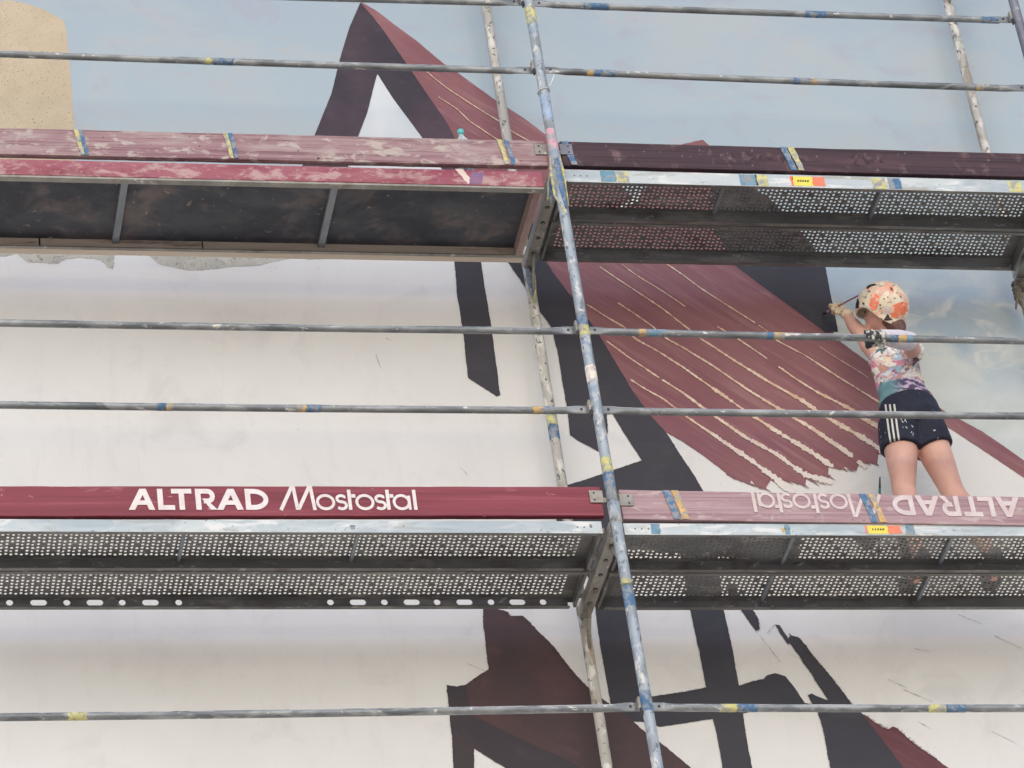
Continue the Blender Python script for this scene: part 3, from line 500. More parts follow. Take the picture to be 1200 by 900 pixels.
# ------------------------------------------------------------------ perforated steel planks
def octa(cx, cy, r): return [(cx+r*cos(pi/8+k*pi/4), cy+r*sin(pi/8+k*pi/4)) for k in range(8)]
def perforated(name, x0, x1, y0, y1, z, mat, parent):
    """sheet with punched holes as real openings"""
    bm = bmesh.new(); cw, ch = .0222, .0245; mg = .028
    nx = int((x1-x0-2*mg-.05)/cw); ny = int((y1-y0-2*mg*.7)/ch); ax = (x0+x1)/2-nx*cw/2; ay = (y0+y1)/2-ny*ch/2; cache = {}
    def vt(x, y):
        k = (round(x, 5), round(y, 5))
        if k not in cache: cache[k] = bm.verts.new((x, y, z))
        return cache[k]
    for i in range(nx):
        for j in range(ny):
            X0, Y0 = ax+i*cw, ay+j*ch; X1, Y1 = ax+(i+1)*cw, ay+(j+1)*ch; cx, cy = (X0+X1)/2, (Y0+Y1)/2
            if i % 2:
                if j % 2: cy += .0045
                else:
                    cy += .0045 if j+1 < ny else 0; cx -= .002
            r = .0067 if (i % 2 == 0 or j % 2) else .0057
            if i % 2 and not j % 2 and (i//2+j) % 3 == 0:
                bm.faces.new((vt(X0,Y0), vt(X1,Y0), vt(X1,Y1), vt(X0,Y1))); continue
            O = [bm.verts.new((px, py, z)) for px, py in octa(cx, cy, r)]   # 0:right-up .. counter-clockwise
            A, B, C, D = vt(X0,Y0), vt(X1,Y0), vt(X1,Y1), vt(X0,Y1)
            for f in ((C, D, O[2], O[1]), (D, A, O[4], O[3]), (A, B, O[6], O[5]), (B, C, O[0], O[7]), (C, O[1], O[0]), (D, O[3], O[2]), (A, O[5], O[4]), (B, O[7], O[6])): bm.faces.new(f)
    X1, Y1 = ax+nx*cw, ay+ny*ch
    def quad(a, b, c, d):
        bm.faces.new([bm.verts.new((p[0], p[1], z)) for p in (a, b, c, d)])
    quad((x0,y0), (ax,y0), (ax,y1), (x0,y1)); quad((X1,y0), (x1,y0), (x1,y1), (X1,y1)); quad((ax,y0), (X1,y0), (X1,ay), (ax,ay)); quad((ax,Y1), (X1,Y1), (X1,y1), (ax,y1))
    # dimple rims of the row nearest each edge
    return obj(name, bm, mat, parent)
def holed_web(name, x0, x1, y, z0, z1, holes, mat, parent):
    bm = bmesh.new(); zc = (z0+z1)/2+.004; cur = x0
    def q(xa, xb, za, zb): bm.faces.new([bm.verts.new(p) for p in ((xa,y,za),(xb,y,za),(xb,y,zb),(xa,y,zb))])
    for hx, kind in sorted(holes):
        hw = .036 if kind else .0155; rz = .0150; L_, R_ = hx-hw-.008, hx+hw+.008
        if L_ < cur: continue
        q(cur, L_, z0, z1)
        ring = []
        cxs = (hx+hw-rz, hx-hw+rz) if kind else (hx, hx)
        for k in range(16):
            a = -pi/2+(k+.5)*2*pi/16; c = cxs[0] if k < 8 else cxs[1]; ring.append((c+rz*cos(a), zc+rz*sin(a)))
        co = [(R_,z0),(R_,z1),(L_,z1),(L_,z0)]   # ccw from lower right
        V3 = lambda p: bm.verts.new((p[0], y, p[1]))
        cs = [V3(p) for p in co]; rs = [V3(p) for p in ring]
        for ci in range(4):
            g = [rs[(ci*4-2+k) % 16] for k in range(5)]   # ring part facing that corner
            for a, b in zip(g, g[1:]): bm.faces.new((cs[(ci) % 4], b, a)) if False else None
        # fan: corner ci takes ring points of its quadrant, sides close the gaps
        quad_of = [[0,1,2,3],[4,5,6,7],[8,9,10,11],[12,13,14,15]]
        for ci in range(4):
            idx = quad_of[ci]
            for a, b in zip(idx, idx[1:]): bm.faces.new((cs[ci], rs[b], rs[a]))
            nx_ = (ci+1) % 4; bm.faces.new((cs[ci], cs[nx_], rs[quad_of[nx_][0]], rs[idx[-1]]))
        cur = R_
    q(cur, x1, z0, z1)
    bmesh.ops.remove_doubles(bm, verts=bm.verts[:], dist=1e-5)
    r = bmesh.ops.extrude_face_region(bm, geom=bm.faces[:]); bmesh.ops.translate(bm, verts=[g for g in r['geom'] if isinstance(g, bmesh.types.BMVert)], vec=(0,.0025,0))
    return obj(name, bm, mat, parent)
def plank(x0, x1, y0, zt, h, label, front_mat, ribs, holes=None, skew=0):
    y1 = y0+.297; t = thing('steel_plank', (x0, y0, zt-h), label, 'scaffold plank', 'perforated steel planks')
    perforated('perforated_tread', x0+.003, x1-.003, y0+.004, y1-.004, zt-.0015, M['steel'], t)
    bm = bmesh.new(); box(bm, x0, x1, y0, y0+.0035, zt-h, zt, 0, .001); fw = obj('front_web', bm, front_mat, t)
    bm = bmesh.new(); box(bm, x0+.01, x1-.01, y0+.0037, y0+.022, zt-h, zt-h+.003); obj('bottom_lip', bm, M['steel'], t)
    if holes is None:
        bm = bmesh.new(); box(bm, x0, x1, y1-.0035, y1, zt-h, zt, 0, .001); obj('rear_web', bm, M['steel'], t)
    else:
        holed_web('rear_web', x0+.001, x1-.034, y1-.0035, zt-h, zt, holes, M['steel'], t)
        bm = bmesh.new(); box(bm, x1-.0339, x1, y1-.0035, y1-.001, zt-h*.45, zt); obj('web_end', bm, M['steel'], t)
    bm = bmesh.new(); box(bm, x0+.03, x1-.03, y1-.022, y1-.0037, zt-h, zt-h+.003); obj('bottom_lip', bm, M['steel'], t)
    for a, b in ((x0+.0001, x0+.012), (x1-.012, x1-.0001)):
        bm = bmesh.new(); box(bm, a, b, y0+.0045, y1-.0045, zt-h+.006, zt-.003); obj('end_cap', bm, M['steel'], t)
    for s, xe in ((-1, x0), (1, x1)):
        for yy in (y0+.06, y1-.06):
            bm = bmesh.new(); box(bm, *sorted((xe-s*.002, xe+s*.022)), yy-.018, yy+.018, zt-.034, zt-.006, 0, .002); obj('hook', bm, M['transom'], t)
    for rx in ribs:
        bm = bmesh.new(); box(bm, rx-.008, rx+.008, y0+.0045, y1-.0045, zt-.022, zt-.003, 0, .002); obj('cross_rib', bm, M['rib'], t)
    for s, xe in ((1, x0+.05), (-1, x1-.05)):
        for k in range(3):
            bm = bmesh.new(); xx = xe+s*k*.03; loft(bm, [(xx, y0-.0012, zt-h/2), (xx, y0-.0001, zt-h/2)], .0035, 8, (0,0,1)); obj('rivet', bm, M['black'], fw)
    return t, fw
XL, XC0, XC1, XR = -2.95, -.055, .042, 2.45
G = {}
G['LL'] = plank(XL, XC0, .04, -.010, .063, 'front plank of the lower left deck, bright edge under the lettered red board', M['steel_white'], RIBS['LL'])
plank(XL, XC0, .343, -.010, .063, 'rear plank of the lower left deck, round and oblong openings in its web', M['steel'], [], HOLES)
G['LR'] = plank(XC1, XR, .04, -.020, .060, 'front plank of the lower right deck, sticker on its edge below the woman', M['steel_white'], RIBS['LR'])
plank(XC1, XR, .343, -.020, .060, 'rear plank of the lower right deck, wall side, under the woman', M['steel'], [RIBS['LR'][0]-.02, RIBS['LR'][1]-.02])
G['UR'] = plank(XC1, XR, .04, 1.987, .074, 'front plank of the upper right deck, bright marked edge under the dark board', M['steel_white'], RIBS['UR'])
plank(XC1, XR, .343, 1.987, .074, 'rear plank of the upper right deck, wall side, above the helmet', M['steel'], [])
def mark(name, xa, xb, y, za, zb, mat, parent, slant=0.0):
    bm = bmesh.new(); n = 9; L_ = []; R_ = []
    for k in range(n):
        z = za+(zb-za)*k/(n-1); s = slant*(k/(n-1)-.5)
        L_.append((xa+s+noise.noise(V((xa*9, z*60, 1)))*.006, z)); R_.append((xb+s+noise.noise(V((xb*9, z*60, 5)))*.006, z))
    a = [bm.verts.new((x, y, z)) for x, z in L_+R_[::-1]]; f = bm.faces.new(a)
    r = bmesh.ops.extrude_face_region(bm, geom=[f]); bmesh.ops.translate(bm, verts=[g for g in r['geom'] if isinstance(g, bmesh.types.BMVert)], vec=(0,.0007,0))
    return obj(name, bm, mat, parent)
for k, (t, fw) in G.items():
    zt = {'LL':-.010,'LR':-.020,'UR':1.987}[k]; h = {'LL':.063,'LR':.060,'UR':.074}[k]
    for x, wd, c in ST[k]: mark('paint_mark', x-wd/2, x+wd/2, .0390, zt-h+.004 if wd > .021 else zt-h*.75, zt-.004 if wd > .021 else zt-h*.4, M['band_'+c], fw)
    if k in STK:
        x = STK[k]; mark('sticker', x, x+.095, .0388, zt-h+.008, zt-.008, M['sticker_y'], fw); mark('sticker', x+.0955, x+.155, .0388, zt-h+.009, zt-.008, M['sticker_o'], fw)
        mark('sticker', x-.012, x-.001, .0388, zt-h+.008, zt-.008, M['sticker_o'], fw)
        for q in range(5): mark('sticker_print', x+.02+q*.012, x+.028+q*.012, .0380, zt-h/2-.004, zt-h/2+.006, M['ink'], fw)

# ------------------------------------------------------------------ timber platform, upper left
pf = thing('timber_platform', (XL, .04, 1.865), 'upper left platform with scuffed red front edge and dark plywood underside', 'platform')
bm = bmesh.new(); box(bm, -2.95, -.062, .04, .062, 1.874, 1.965, .004, .003); obj('front_edge_board', bm, M['side_red'], pf)
bm = bmesh.new(); box(bm, -2.95, -.062, .043, .075, 1.862, 1.8735, .004, .001); obj('edge_lip', bm, M['transom'], pf)
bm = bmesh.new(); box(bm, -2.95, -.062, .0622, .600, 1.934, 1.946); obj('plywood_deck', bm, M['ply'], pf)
bm = bmesh.new(); box(bm, -2.95, -.062, .565, .603, 1.868, 1.9335, .004, .003); obj('rear_edge_board', bm, M['beamwood'], pf)
bm = bmesh.new(); box(bm, -2.95, -.062, .548, .5645, 1.868, 1.876, .004, .001); obj('edge_lip', bm, M['transom'], pf)
for x in (-2.005, -1.035):
    bm = bmesh.new(); box(bm, x-.016, x+.016, .0755, .5640, 1.908, 1.9335, 0, .002); obj('cross_bar', bm, M['rib'], pf)
bm = bmesh.new(); box(bm, -.105, -.070, .0755, .5480, 1.872, 1.9335, 0, .003); obj('end_board', bm, pm('worn_end_board', (150,118,118), (180,160,150), 8, (1,.3,1)), pf)
bm = bmesh.new(); box(bm, -2.36, -2.352, .564, .5648, 1.87, 1.934); obj('joint_line', bm, M['black'], pf)
bm = bmesh.new(); box(bm, -1.60, -1.594, .564, .5648, 1.87, 1.934); obj('joint_line', bm, M['black'], pf)
mark('bare_patch', -.45, -.415, .0392, 1.885, 1.972, pm('bare_wood', (214,190,178), (232,214,204), 12), pf, -.05)
mark('paint_mark', -.41, -.35, .0391, 1.885, 1.955, pm('violet_paint', (120,100,140), (150,110,140), 12), pf, .02)
for a, b in ((-1.31, -1.20), (-.995, -.72), (-.45, -.40), (-.33, -.22), (-.16, -.085)):
    bm = bmesh.new(); box(bm, a, b, .075, .14, 1.9475, 1.988, 0, .004); obj('packing_block', bm, M['beamwood'] if a != -.995 else M['rib'], pf)

# ------------------------------------------------------------------ toe boards
def stroke(pts, w):
    """outline strip for an open polyline"""
    P = [V(p) for p in pts]; P = [p for i, p in enumerate(P) if i == 0 or (p-P[i-1]).length > .01]; n = len(P); L_, R_ = [], []
    closed = (P[0]-P[-1]).length < 1e-6
    for i, p in enumerate(P):
        a = P[i-1] if i > 0 else (P[-2] if closed else None); b = P[i+1] if i < n-1 else (P[1] if closed else None)
        d1 = (p-a).normalized() if a is not None else None; d2 = (b-p).normalized() if b is not None else None
        if d1 is None: d1 = d2
        if d2 is None: d2 = d1
        n1, n2 = V((-d1.y, d1.x)), V((-d2.y, d2.x)); m = (n1+n2)
        m = n1 if m.length < 1e-4 else m.normalized(); s = w/2/max(.35, m.dot(n1)); L_.append(p+m*s); R_.append(p-m*s)
    return L_, R_
def arc(cx, cy, rx, ry, a0, a1, n=20): return [(cx+rx*cos(radians(a0+(a1-a0)*k/n)), cy+ry*sin(radians(a0+(a1-a0)*k/n))) for k in range(n+1)]
# lettering drawn on a 0..2010 x 0..150 grid (y up), bold wide capitals then thin round letters
B_, T_ = 38, 25
LET = [   # character, stroke width, strokes, filled shapes
 ('A', B_, [], [[(8,0),(52,0),(112,104),(112,147),(92,147)], [(150,0),(192,0),(136,147),(112.1,147),(112.1,104)], [(72,34),(138,34),(127,65),(90,65)]]),
 ('L', B_, [], [[(214,0),(332,0),(332,33),(252,33),(252,147),(214,147)]]),
 ('T', B_, [], [[(312,114),(454,114),(454,147),(312,147)], [(363,0),(401,0),(401,113.9),(363,113.9)]]),
 ('R', 34, [[(517.1,130),(565,130)]+arc(565,96,34,34,90,-90,10)+[(535,62)]], [[(479,0),(517,0),(517,147),(479,147)], [(524,78),(552,78),(628,0),(582,0)]]),
 ('A', B_, [], [[(624,0),(668,0),(728,104),(728,147),(708,147)], [(766,0),(812,0),(752,147),(728.1,147),(728.1,104)], [(688,34),(754,34),(743,65),(706,65)]]),
 ('D', 34, [[(866.1,130),(888,130)]+arc(888,73.5,86,56.5,90,-90,14)+[(866.1,17)]], [[(828,0),(866,0),(866,147),(828,147)]]),
 ('M', T_, [[(1073,-2),(1160,154),(1176,154),(1191,12),(1204,12),(1284,154),(1298,154),(1314,-2)]], []),
 ('o', 20, [arc(1395,54,58,47,0,360,28)], []),
 ('s', 20, [[(1540,92)]+arc(1508,78,30,22,35,270,12)+arc(1508,32,33,25,90,-145,12)], []),
 ('t', T_, [[(1568,142),(1568,0)], [(1582,98),(1612,98)]], []),
 ('o', 20, [arc(1675,54,58,47,0,360,28)], []),
 ('s', 20, [[(1818,92)]+arc(1786,78,30,22,35,270,12)+arc(1786,32,33,25,90,-145,12)], []),
 ('t', T_, [[(1842,142),(1842,0)], [(1856,98),(1884,98)]], []),
 ('a', 20, [arc(1938,54,54,47,0,360,28), [(1994,100),(1994,0)]], []),
 ('l', T_, [[(2034,142),(2034,0)]], [])]
def lettering(x_left, z_base, sx, sz, y, mat, parent, flip=False, dz=0):
    for ch, wd, polys, fills in LET:
        bm = bmesh.new(); lay = 0; yy = y
        def tr(p):
            u, v = p.x, p.y
            if flip: u, v = 2066-u, 147-v
            return bm.verts.new((x_left+u*sx, yy, z_base+v*sz+dz*(u*sx)))
        for pl in polys:
            L_, R_ = stroke(pl, wd); yy = y-.0004*lay; lay += 1
            a = [tr(p) for p in L_]; b = [tr(p) for p in R_]
            for i in range(len(a)-1): bm.faces.new((a[i], b[i], b[i+1], a[i+1]))
        for pl in fills:
            yy = y-.0004*lay; lay += 1; bm.faces.new([tr(V(p)) for p in pl])
        obj('letter', bm, mat, parent)
def toeboard(x0, x1, z0, z1, dz, mat, label, key, flip=None, lmat=None, thick=.03, lx=0, plates=(0, 1)):
    t = thing('toe_board', (x0, .03, z0), label, 'toe board', 'toe boards along the deck edges')
    bm = bmesh.new(); N = 12
    box(bm, x0, x1, .030, .030+thick, z0, z1, dz, .003)
    bmesh.ops.subdivide_edges(bm, edges=[e for e in bm.edges if abs(e.verts[0].co.x-e.verts[1].co.x) > .5], cuts=60)
    for v in bm.verts:
        q = V((v.co.x*2.3, v.co.z*3, z0*7)); v.co.z += noise.noise(q*3)*.0016+noise.noise(q*14)*.0008; v.co.y += noise.noise(q+V((0,0,4)))*.0015
    bd = obj('board', bm, mat, t)
    if lmat: lettering(lx, z0+.0335, .000612 if not flip else .000612, .000742, .0272, lmat, bd, bool(flip), dz/(x1-x0))
    for x, c in BD[key]:
        f = (x-x0)/(x1-x0)*dz; wd = .020 if key == 'UL' else .030
        mark('paint_mark', x-wd/2, x+wd/2, .0250, z0+f+.002, z1+f-.002, M['band_'+c], bd, -.03 if key != 'UL' else -.022)
    for s, xe in ((1, x0), (-1, x1)):
        if (s == 1 and 0 not in plates) or (s == -1 and 1 not in plates): continue
        zc = (z0+z1)/2+(dz if s == -1 else 0)+.02
        pmx = M['post_dark'] if key == 'UR' else M['transom']
        bm = bmesh.new(); box(bm, *sorted((xe-s*.006, xe+s*.055)), .0225, .0265, zc-.032, zc+.032, 0, .0015); pl = obj('bracket_plate', bm, pmx, t)
        bm = bmesh.new(); box(bm, *sorted((xe-s*.035, xe-s*.0065)), .0225, .0265, zc-.030, zc-.006, 0, .001); obj('bracket_tongue', bm, pmx, t)
        for a in (-.018, .018):
            bm = bmesh.new(); xx = xe+s*.035; loft(bm, [(xx, .0200, zc+a), (xx, .0224, zc+a)], .0042, 8, (0,0,1)); obj('screw', bm, M['black'], pl)
    return t
toeboard(-2.95, -.038, -.003, .151, .016, M['board_red'], 'dark red toe board with crisp white lettering the right way up', 'LL', False, M['letter'], lx=-2.118)
toeboard(.045, 2.45, -.004, .152, -.034, M['board_pale'], 'pale pink toe board with upside down faded lettering, below the woman', 'LR', True, M['letter_faded'], lx=.632)
ur_ = toeboard(.045, 2.45, 2.003, 2.150, .003, M['board_dark'], 'dark purple brown toe board of the upper right deck, with worn pale smears', 'UR')
for k, (x, wd) in enumerate([(.93,.05),(1.00,.03),(1.045,.045),(1.10,.035),(1.16,.03),(1.20,.055),(1.47,.035),(1.53,.05),(1.60,.03),(.82,.07)]):
    mark('scuff', x, x+wd, .0292, 2.045+.012*(k % 3), 2.115-.014*(k % 2), M['letter_ghost'], ur_, -.01)
toeboard(-2.95, -.028, 1.984, 2.138, .012, M['board_pink'], 'faded pink scuffed toe board of the upper left platform, bottle standing behind it', 'UL')

# ------------------------------------------------------------------ small things
bx, by, bz = J['btop']; bz0 = 1.9465
bt = thing('water_bottle', (bx, .16, bz0), 'clear plastic bottle with turquoise cap peeping over the faded pink toe board', 'bottle')
mb = NB('clear_bottle_plastic'); mb.b.inputs['Transmission Weight'].default_value = .45; mb.done((.72,.8,.86), .12, 0); 
top = bz+.075-.05
prof = [(0, .032), (.01, .038), (.09, .038), (.13, .036), (.17, .038), (.245, .038), (.262, .033), (.280, .020), (.290, .014), (.300, .013)]
H = (top-bz0); sc = H/.32
bm = bmesh.new(); loft(bm, [(bx, .16, bz0+.003+z*sc) for z, r in prof], [r*1.0 for z, r in prof], 24); obj('bottle_body', bm, mb.m, bt, True)
bm = bmesh.new(); loft(bm, [(bx, .16, bz0+.003+.3005*sc), (bx, .16, bz0+.003+.326*sc)], .0155, 20); obj('cap', bm, pm('turquoise_cap', (90,190,190), (110,205,205), 20, rough=.4), bt, True)
# cable tie on the outer post
zt_ = 2.43; tie = thing('cable_tie', (0, 0, zt_), 'white cable tie with upright tail round the centre post below the second rail', 'cable tie')
bm = bmesh.new(); ring = [(cos(a)*(R_POST+.0035), sin(a)*(R_POST+.0035), zt_+cos(a)*.004) for a in [2*pi*k/24 for k in range(25)]]
loft(bm, ring, (.0045,.002), 8, (0,0,1)); obj('tie_loop', bm, M['tie'], tie, True)
bm = bmesh.new(); loft(bm, [(.018,-.026,zt_), (.03,-.034,zt_+.02), (.045,-.036,zt_+.05), (.056,-.034,zt_+.085)], [(.0035,.0018)]*3+[(.002,.001)], 8); obj('tie_tail', bm, M['tie'], tie, True)
# knotted rope on the right inner post
M['rope'] = pm('dirty_rope', (110,100,88), (150,136,118), 30, spots=[((60,58,58), 20, .5, .1, .7)], bump=(160,.8,.004))
rp = thing('knotted_rag', (2.5, PY1, 1.9), 'brown rag and rope knotted round the pale post at the right edge, ends hanging', 'rag')
bm = bmesh.new()
for k in range(4):
    z = 1.905-.022*k; loft(bm, [(2.5+cos(a)*(R_POST+.010), PY1+sin(a)*(R_POST+.010), z+sin(a+k)*.01) for a in [2*pi*q/18 for q in range(19)]], .0125, 8)
for v in bm.verts: v.co += V((noise.noise(v.co*60), noise.noise(v.co*60+V((3,0,0))), noise.noise(v.co*60+V((0,3,0)))))*.007
obj('wrapping', bm, M['rope'], rp, True)
for q, pts in enumerate(([(2.47,.70,1.90),(2.455,.69,1.84),(2.45,.69,1.78),(2.435,.69,1.74),(2.425,.69,1.715)], [(2.475,.70,1.88),(2.462,.69,1.80),(2.458,.69,1.75),(2.470,.69,1.715)], [(2.52,.70,1.90),(2.545,.69,1.92),(2.57,.69,1.95)])):
    bm = bmesh.new(); loft(bm, pts, [.012,.010,.009,.007,.006][:len(pts)], 9)
    for v in bm.verts: v.co += V((noise.noise(v.co*70), 0, noise.noise(v.co*70+V((0,3,0)))))*.006
    obj('hanging_end', bm, M['rope'], rp, True)
# green handled stick leaning behind the toe board
s1 = V(J['stick1']); s0 = V((s1.x-.09, .30, -.02)); d = (s1-s0)
stt = thing('paint_stick', s0, 'thin dark green stick behind the pale board, left of the legs of the woman', 'stick')
bm = bmesh.new(); loft(bm, [s0, s0+d*.86], .0058, 10); obj('handle', bm, pm('green_lacquer', (40,96,88), (52,110,100), 12, rough=.4, spots=[(WHT, 20, .66, .03, .8)]), stt, True)
bm = bmesh.new(); loft(bm, [s0+d*.861, s1], [.0055, .003], 10); obj('tip', bm, M['black'], stt, True)

# ------------------------------------------------------------------ the woman
K = {k: V(v) for k, v in J.items()}
pr = thing('person', (1.66, .46, -.018), 'woman seen from behind in spattered helmet, floral top and dark shorts, painting the wall', 'person')
skin = pm('skin', (206,160,146), (222,178,162), 5, bump=(180,.15,.001), rough=.55, spots=[((196,136,126), 6, .58, .15, .5)], rnd=False)
skin.node_tree.nodes['Principled BSDF'].inputs['Subsurface Weight'].default_value = .12
skin.node_tree.nodes['Principled BSDF'].inputs['Subsurface Radius'].default_value = (.02,.008,.005)
X_ = (1,0,0)
def body(bm, grow=0., part='all'):
    g = grow
    if part in ('all', 'torso'):
        loft(bm, [(1.650,.452,.80),(1.650,.450,.86),(1.648,.455,.93),(1.643,.462,1.00),(1.638,.462,1.07),(1.630,.455,1.14),(1.624,.447,1.20),(1.624,.447,1.245),(1.630,.452,1.28)],
             [(.122+g,.085+g),(.141+g,.112+g),(.132+g,.102+g),(.103+g,.078+g),(.099+g,.076+g),(.106+g,.082+g),(.112+g,.082+g),(.105+g,.066+g),(.055+g,.05+g)], 26, (0,1,0))
    if part == 'all':
        loft(bm, [(1.630,.450,1.24),(1.637,.460,1.32),(1.640,.500,1.40)], [.056,.046,.044], 16, (0,1,0))
        hr = Matrix.Rotation(radians(24), 3, 'Z') @ Matrix.Rotation(radians(24), 3, 'X')
        hc = K['head']+V((0,0,-.02))
        ellip(bm, hc, (.074,.092,.105), hr)
        ellip(bm, hc+hr@V((0,.045,-.055)), (.05,.05,.055), hr)                 # jaw
        ellip(bm, hc+hr@V((0,.098,-.018)), (.013,.018,.026), hr, 10)          # nose
        ellip(bm, hc+hr@V((0,.088,-.052)), (.024,.012,.010), hr, 10)          # lips
        for s in (-1, 1):
            ellip(bm, hc+hr@V((s*.030,.080,.004)), (.014,.014,.010), hr, 10)   # eyes
            ellip(bm, hc+hr@V((s*.076,-.004,-.018)), (.010,.018,.030), hr, 10) # ears
            ellip(bm, hc+hr@V((s*.034,.070,-.03)), (.022,.02,.018), hr, 10)    # cheeks
        # left arm, raised to the wall
        loft(bm, [(1.575,.445,1.225), K['shl'], K['shl'].lerp(K['elbl'], .5)+V((-.004,.012,0)), K['elbl'], K['elbl'].lerp(K['wrl'], .35)+V((-.006,0,0)), K['elbl'].lerp(K['wrl'], .75), K['wrl']+V((0,0,.01))],
             [.048,.046,.040,.035,.036,.027,.022], 16)
        # right arm, hand back on the rail
        loft(bm, [(1.675,.430,1.225), K['shr'], K['shr'].lerp(K['elbr'], .5)+V((.012,0,-.01)), K['elbr'], K['elbr'].lerp(K['wrr'], .4), K['wrr']], [.048,.047,.040,.036,.036,.024], 16)
    if part in ('all', 'legs'):
        h = 0 if part == 'all' else .012
        for s, hipx, knee, ankle, toe in ((-1, 1.586, V((1.541,.468,.455)), V((1.530,.440,.06)), V((1.50,.56,.0))), (1, 1.697, V((1.780,.470,.450)), V((1.868,.420,.06)), V((1.90,.545,.0)))):
            hp = V((hipx, .452, .84)); th = hp.lerp(knee, .30)
            if part == 'all':
                loft(bm, [hp, th, hp.lerp(knee, .62), hp.lerp(knee, .86), knee, knee.lerp(ankle, .25)+V((0,-.014,0)), knee.lerp(ankle, .45)+V((0,-.012,0)), knee.lerp(ankle, .8), ankle],
                     [(.084,.088),(.083,.086),(.070,.072),(.058,.060),(.055,.058),(.055,.060),(.050,.054),(.034,.036),(.030,.034)], 20, (0,1,0))
                loft(bm, [ankle+V((0,-.03,-.045)), ankle.lerp(toe, .5)+V((0,0,-.03)), toe+V((0,0,.02))], [(.032,.028),(.038,.026),(.032,.016)], 14, (0,0,1))
            else:
                end = hp.lerp(knee, .40 if s == -1 else .38)
                loft(bm, [hp, hp.lerp(knee, .2), end+V((0,0,.0))], [(.090+g,.094+g),(.091+g,.094+g),(.088+g,.090+g)], 24, (0,1,0))
bm = bmesh.new(); body(bm); bd_ = melt('body', bm, skin, pr, .0065, 8)
# shorts
bm = bmesh.new(); body(bm, .010, 'legs')
loft(bm, [(1.650,.452,.80),(1.650,.450,.86),(1.648,.455,.93),(1.644,.461,.985)], [(.130,.096),(.150,.123),(.143,.113),(.116,.092)], 26, (0,1,0))
shorts_mat = pm('dark_navy_shorts', (34,38,54), (48,52,70), 6, rough=.8, spots=[((190,190,196), 26, .70, .02, .6), ((26,28,40), 3, .5, .2, .5)], bump=(14,.5,.02), rnd=False)
sh = melt('shorts', bm, shorts_mat, pr, .0065, 5)
# three stripes laid on the left side of the shorts
bpy.context.view_layer.update()
def bvh(o):
    me = o.data; return BVHTree.FromPolygons([o.matrix_world @ v.co for v in me.vertices], [p.vertices[:] for p in me.polygons])
TS = bvh(sh)
camv = V((-.32,-.78,-.54)).normalized()
def drape(name, tree, path, wd, mat, parent, off=.002, n=24):
    bm = bmesh.new(); P = [V(p) for p in path]; prev = None
    for i in range(n+1):
        t = i/n*(len(P)-1); a = min(int(t), len(P)-2); p = P[a].lerp(P[a+1], t-a); d = (P[a+1]-P[a]).normalized()
        s = d.cross(camv).normalized(); pair = []
        for q in (-.5, .5):
            o = p+s*wd*q+camv*.6; hit = tree.ray_cast(o, -camv)
            if hit[0] is None: pair = None; break
            pair.append(bm.verts.new(hit[0]+camv*off))
        if pair and prev: bm.faces.new((prev[0], prev[1], pair[1], pair[0]))
        prev = pair
    return obj(name, bm, mat, parent, True)
M['stripe'] = pm('white_stripe', (206,204,196), (226,224,216), 40, rough=.8, spots=[((60,64,80), 30, .68, .03, .6)])
for k in range(3):
    x = 1.524+.0215*k; drape('stripe', TS, [(x+.010,.44,.935), (x+.004,.44,.86), (x-.002,.44,.79), (x-.006,.44,.715+.006*k)], .0085, M['stripe'], sh)
M['splat'] = pm('pale_spatter', (160,166,176), (200,202,206), 30)
for k in range(15):
    x = 1.592+random.random()*.05; z = .90-random.random()*.15; r = random.uniform(.002,.005)
    drape('paint_spot', TS, [(x,.44,z), (x+random.uniform(-.01,.01),.44,z-r*2.4)], r, M['splat'], sh, .0022, 3)
drape('paint_spot', TS, [(1.745,.44,.79), (1.745,.44,.782)], .01, M['splat'], sh, .0022, 3)
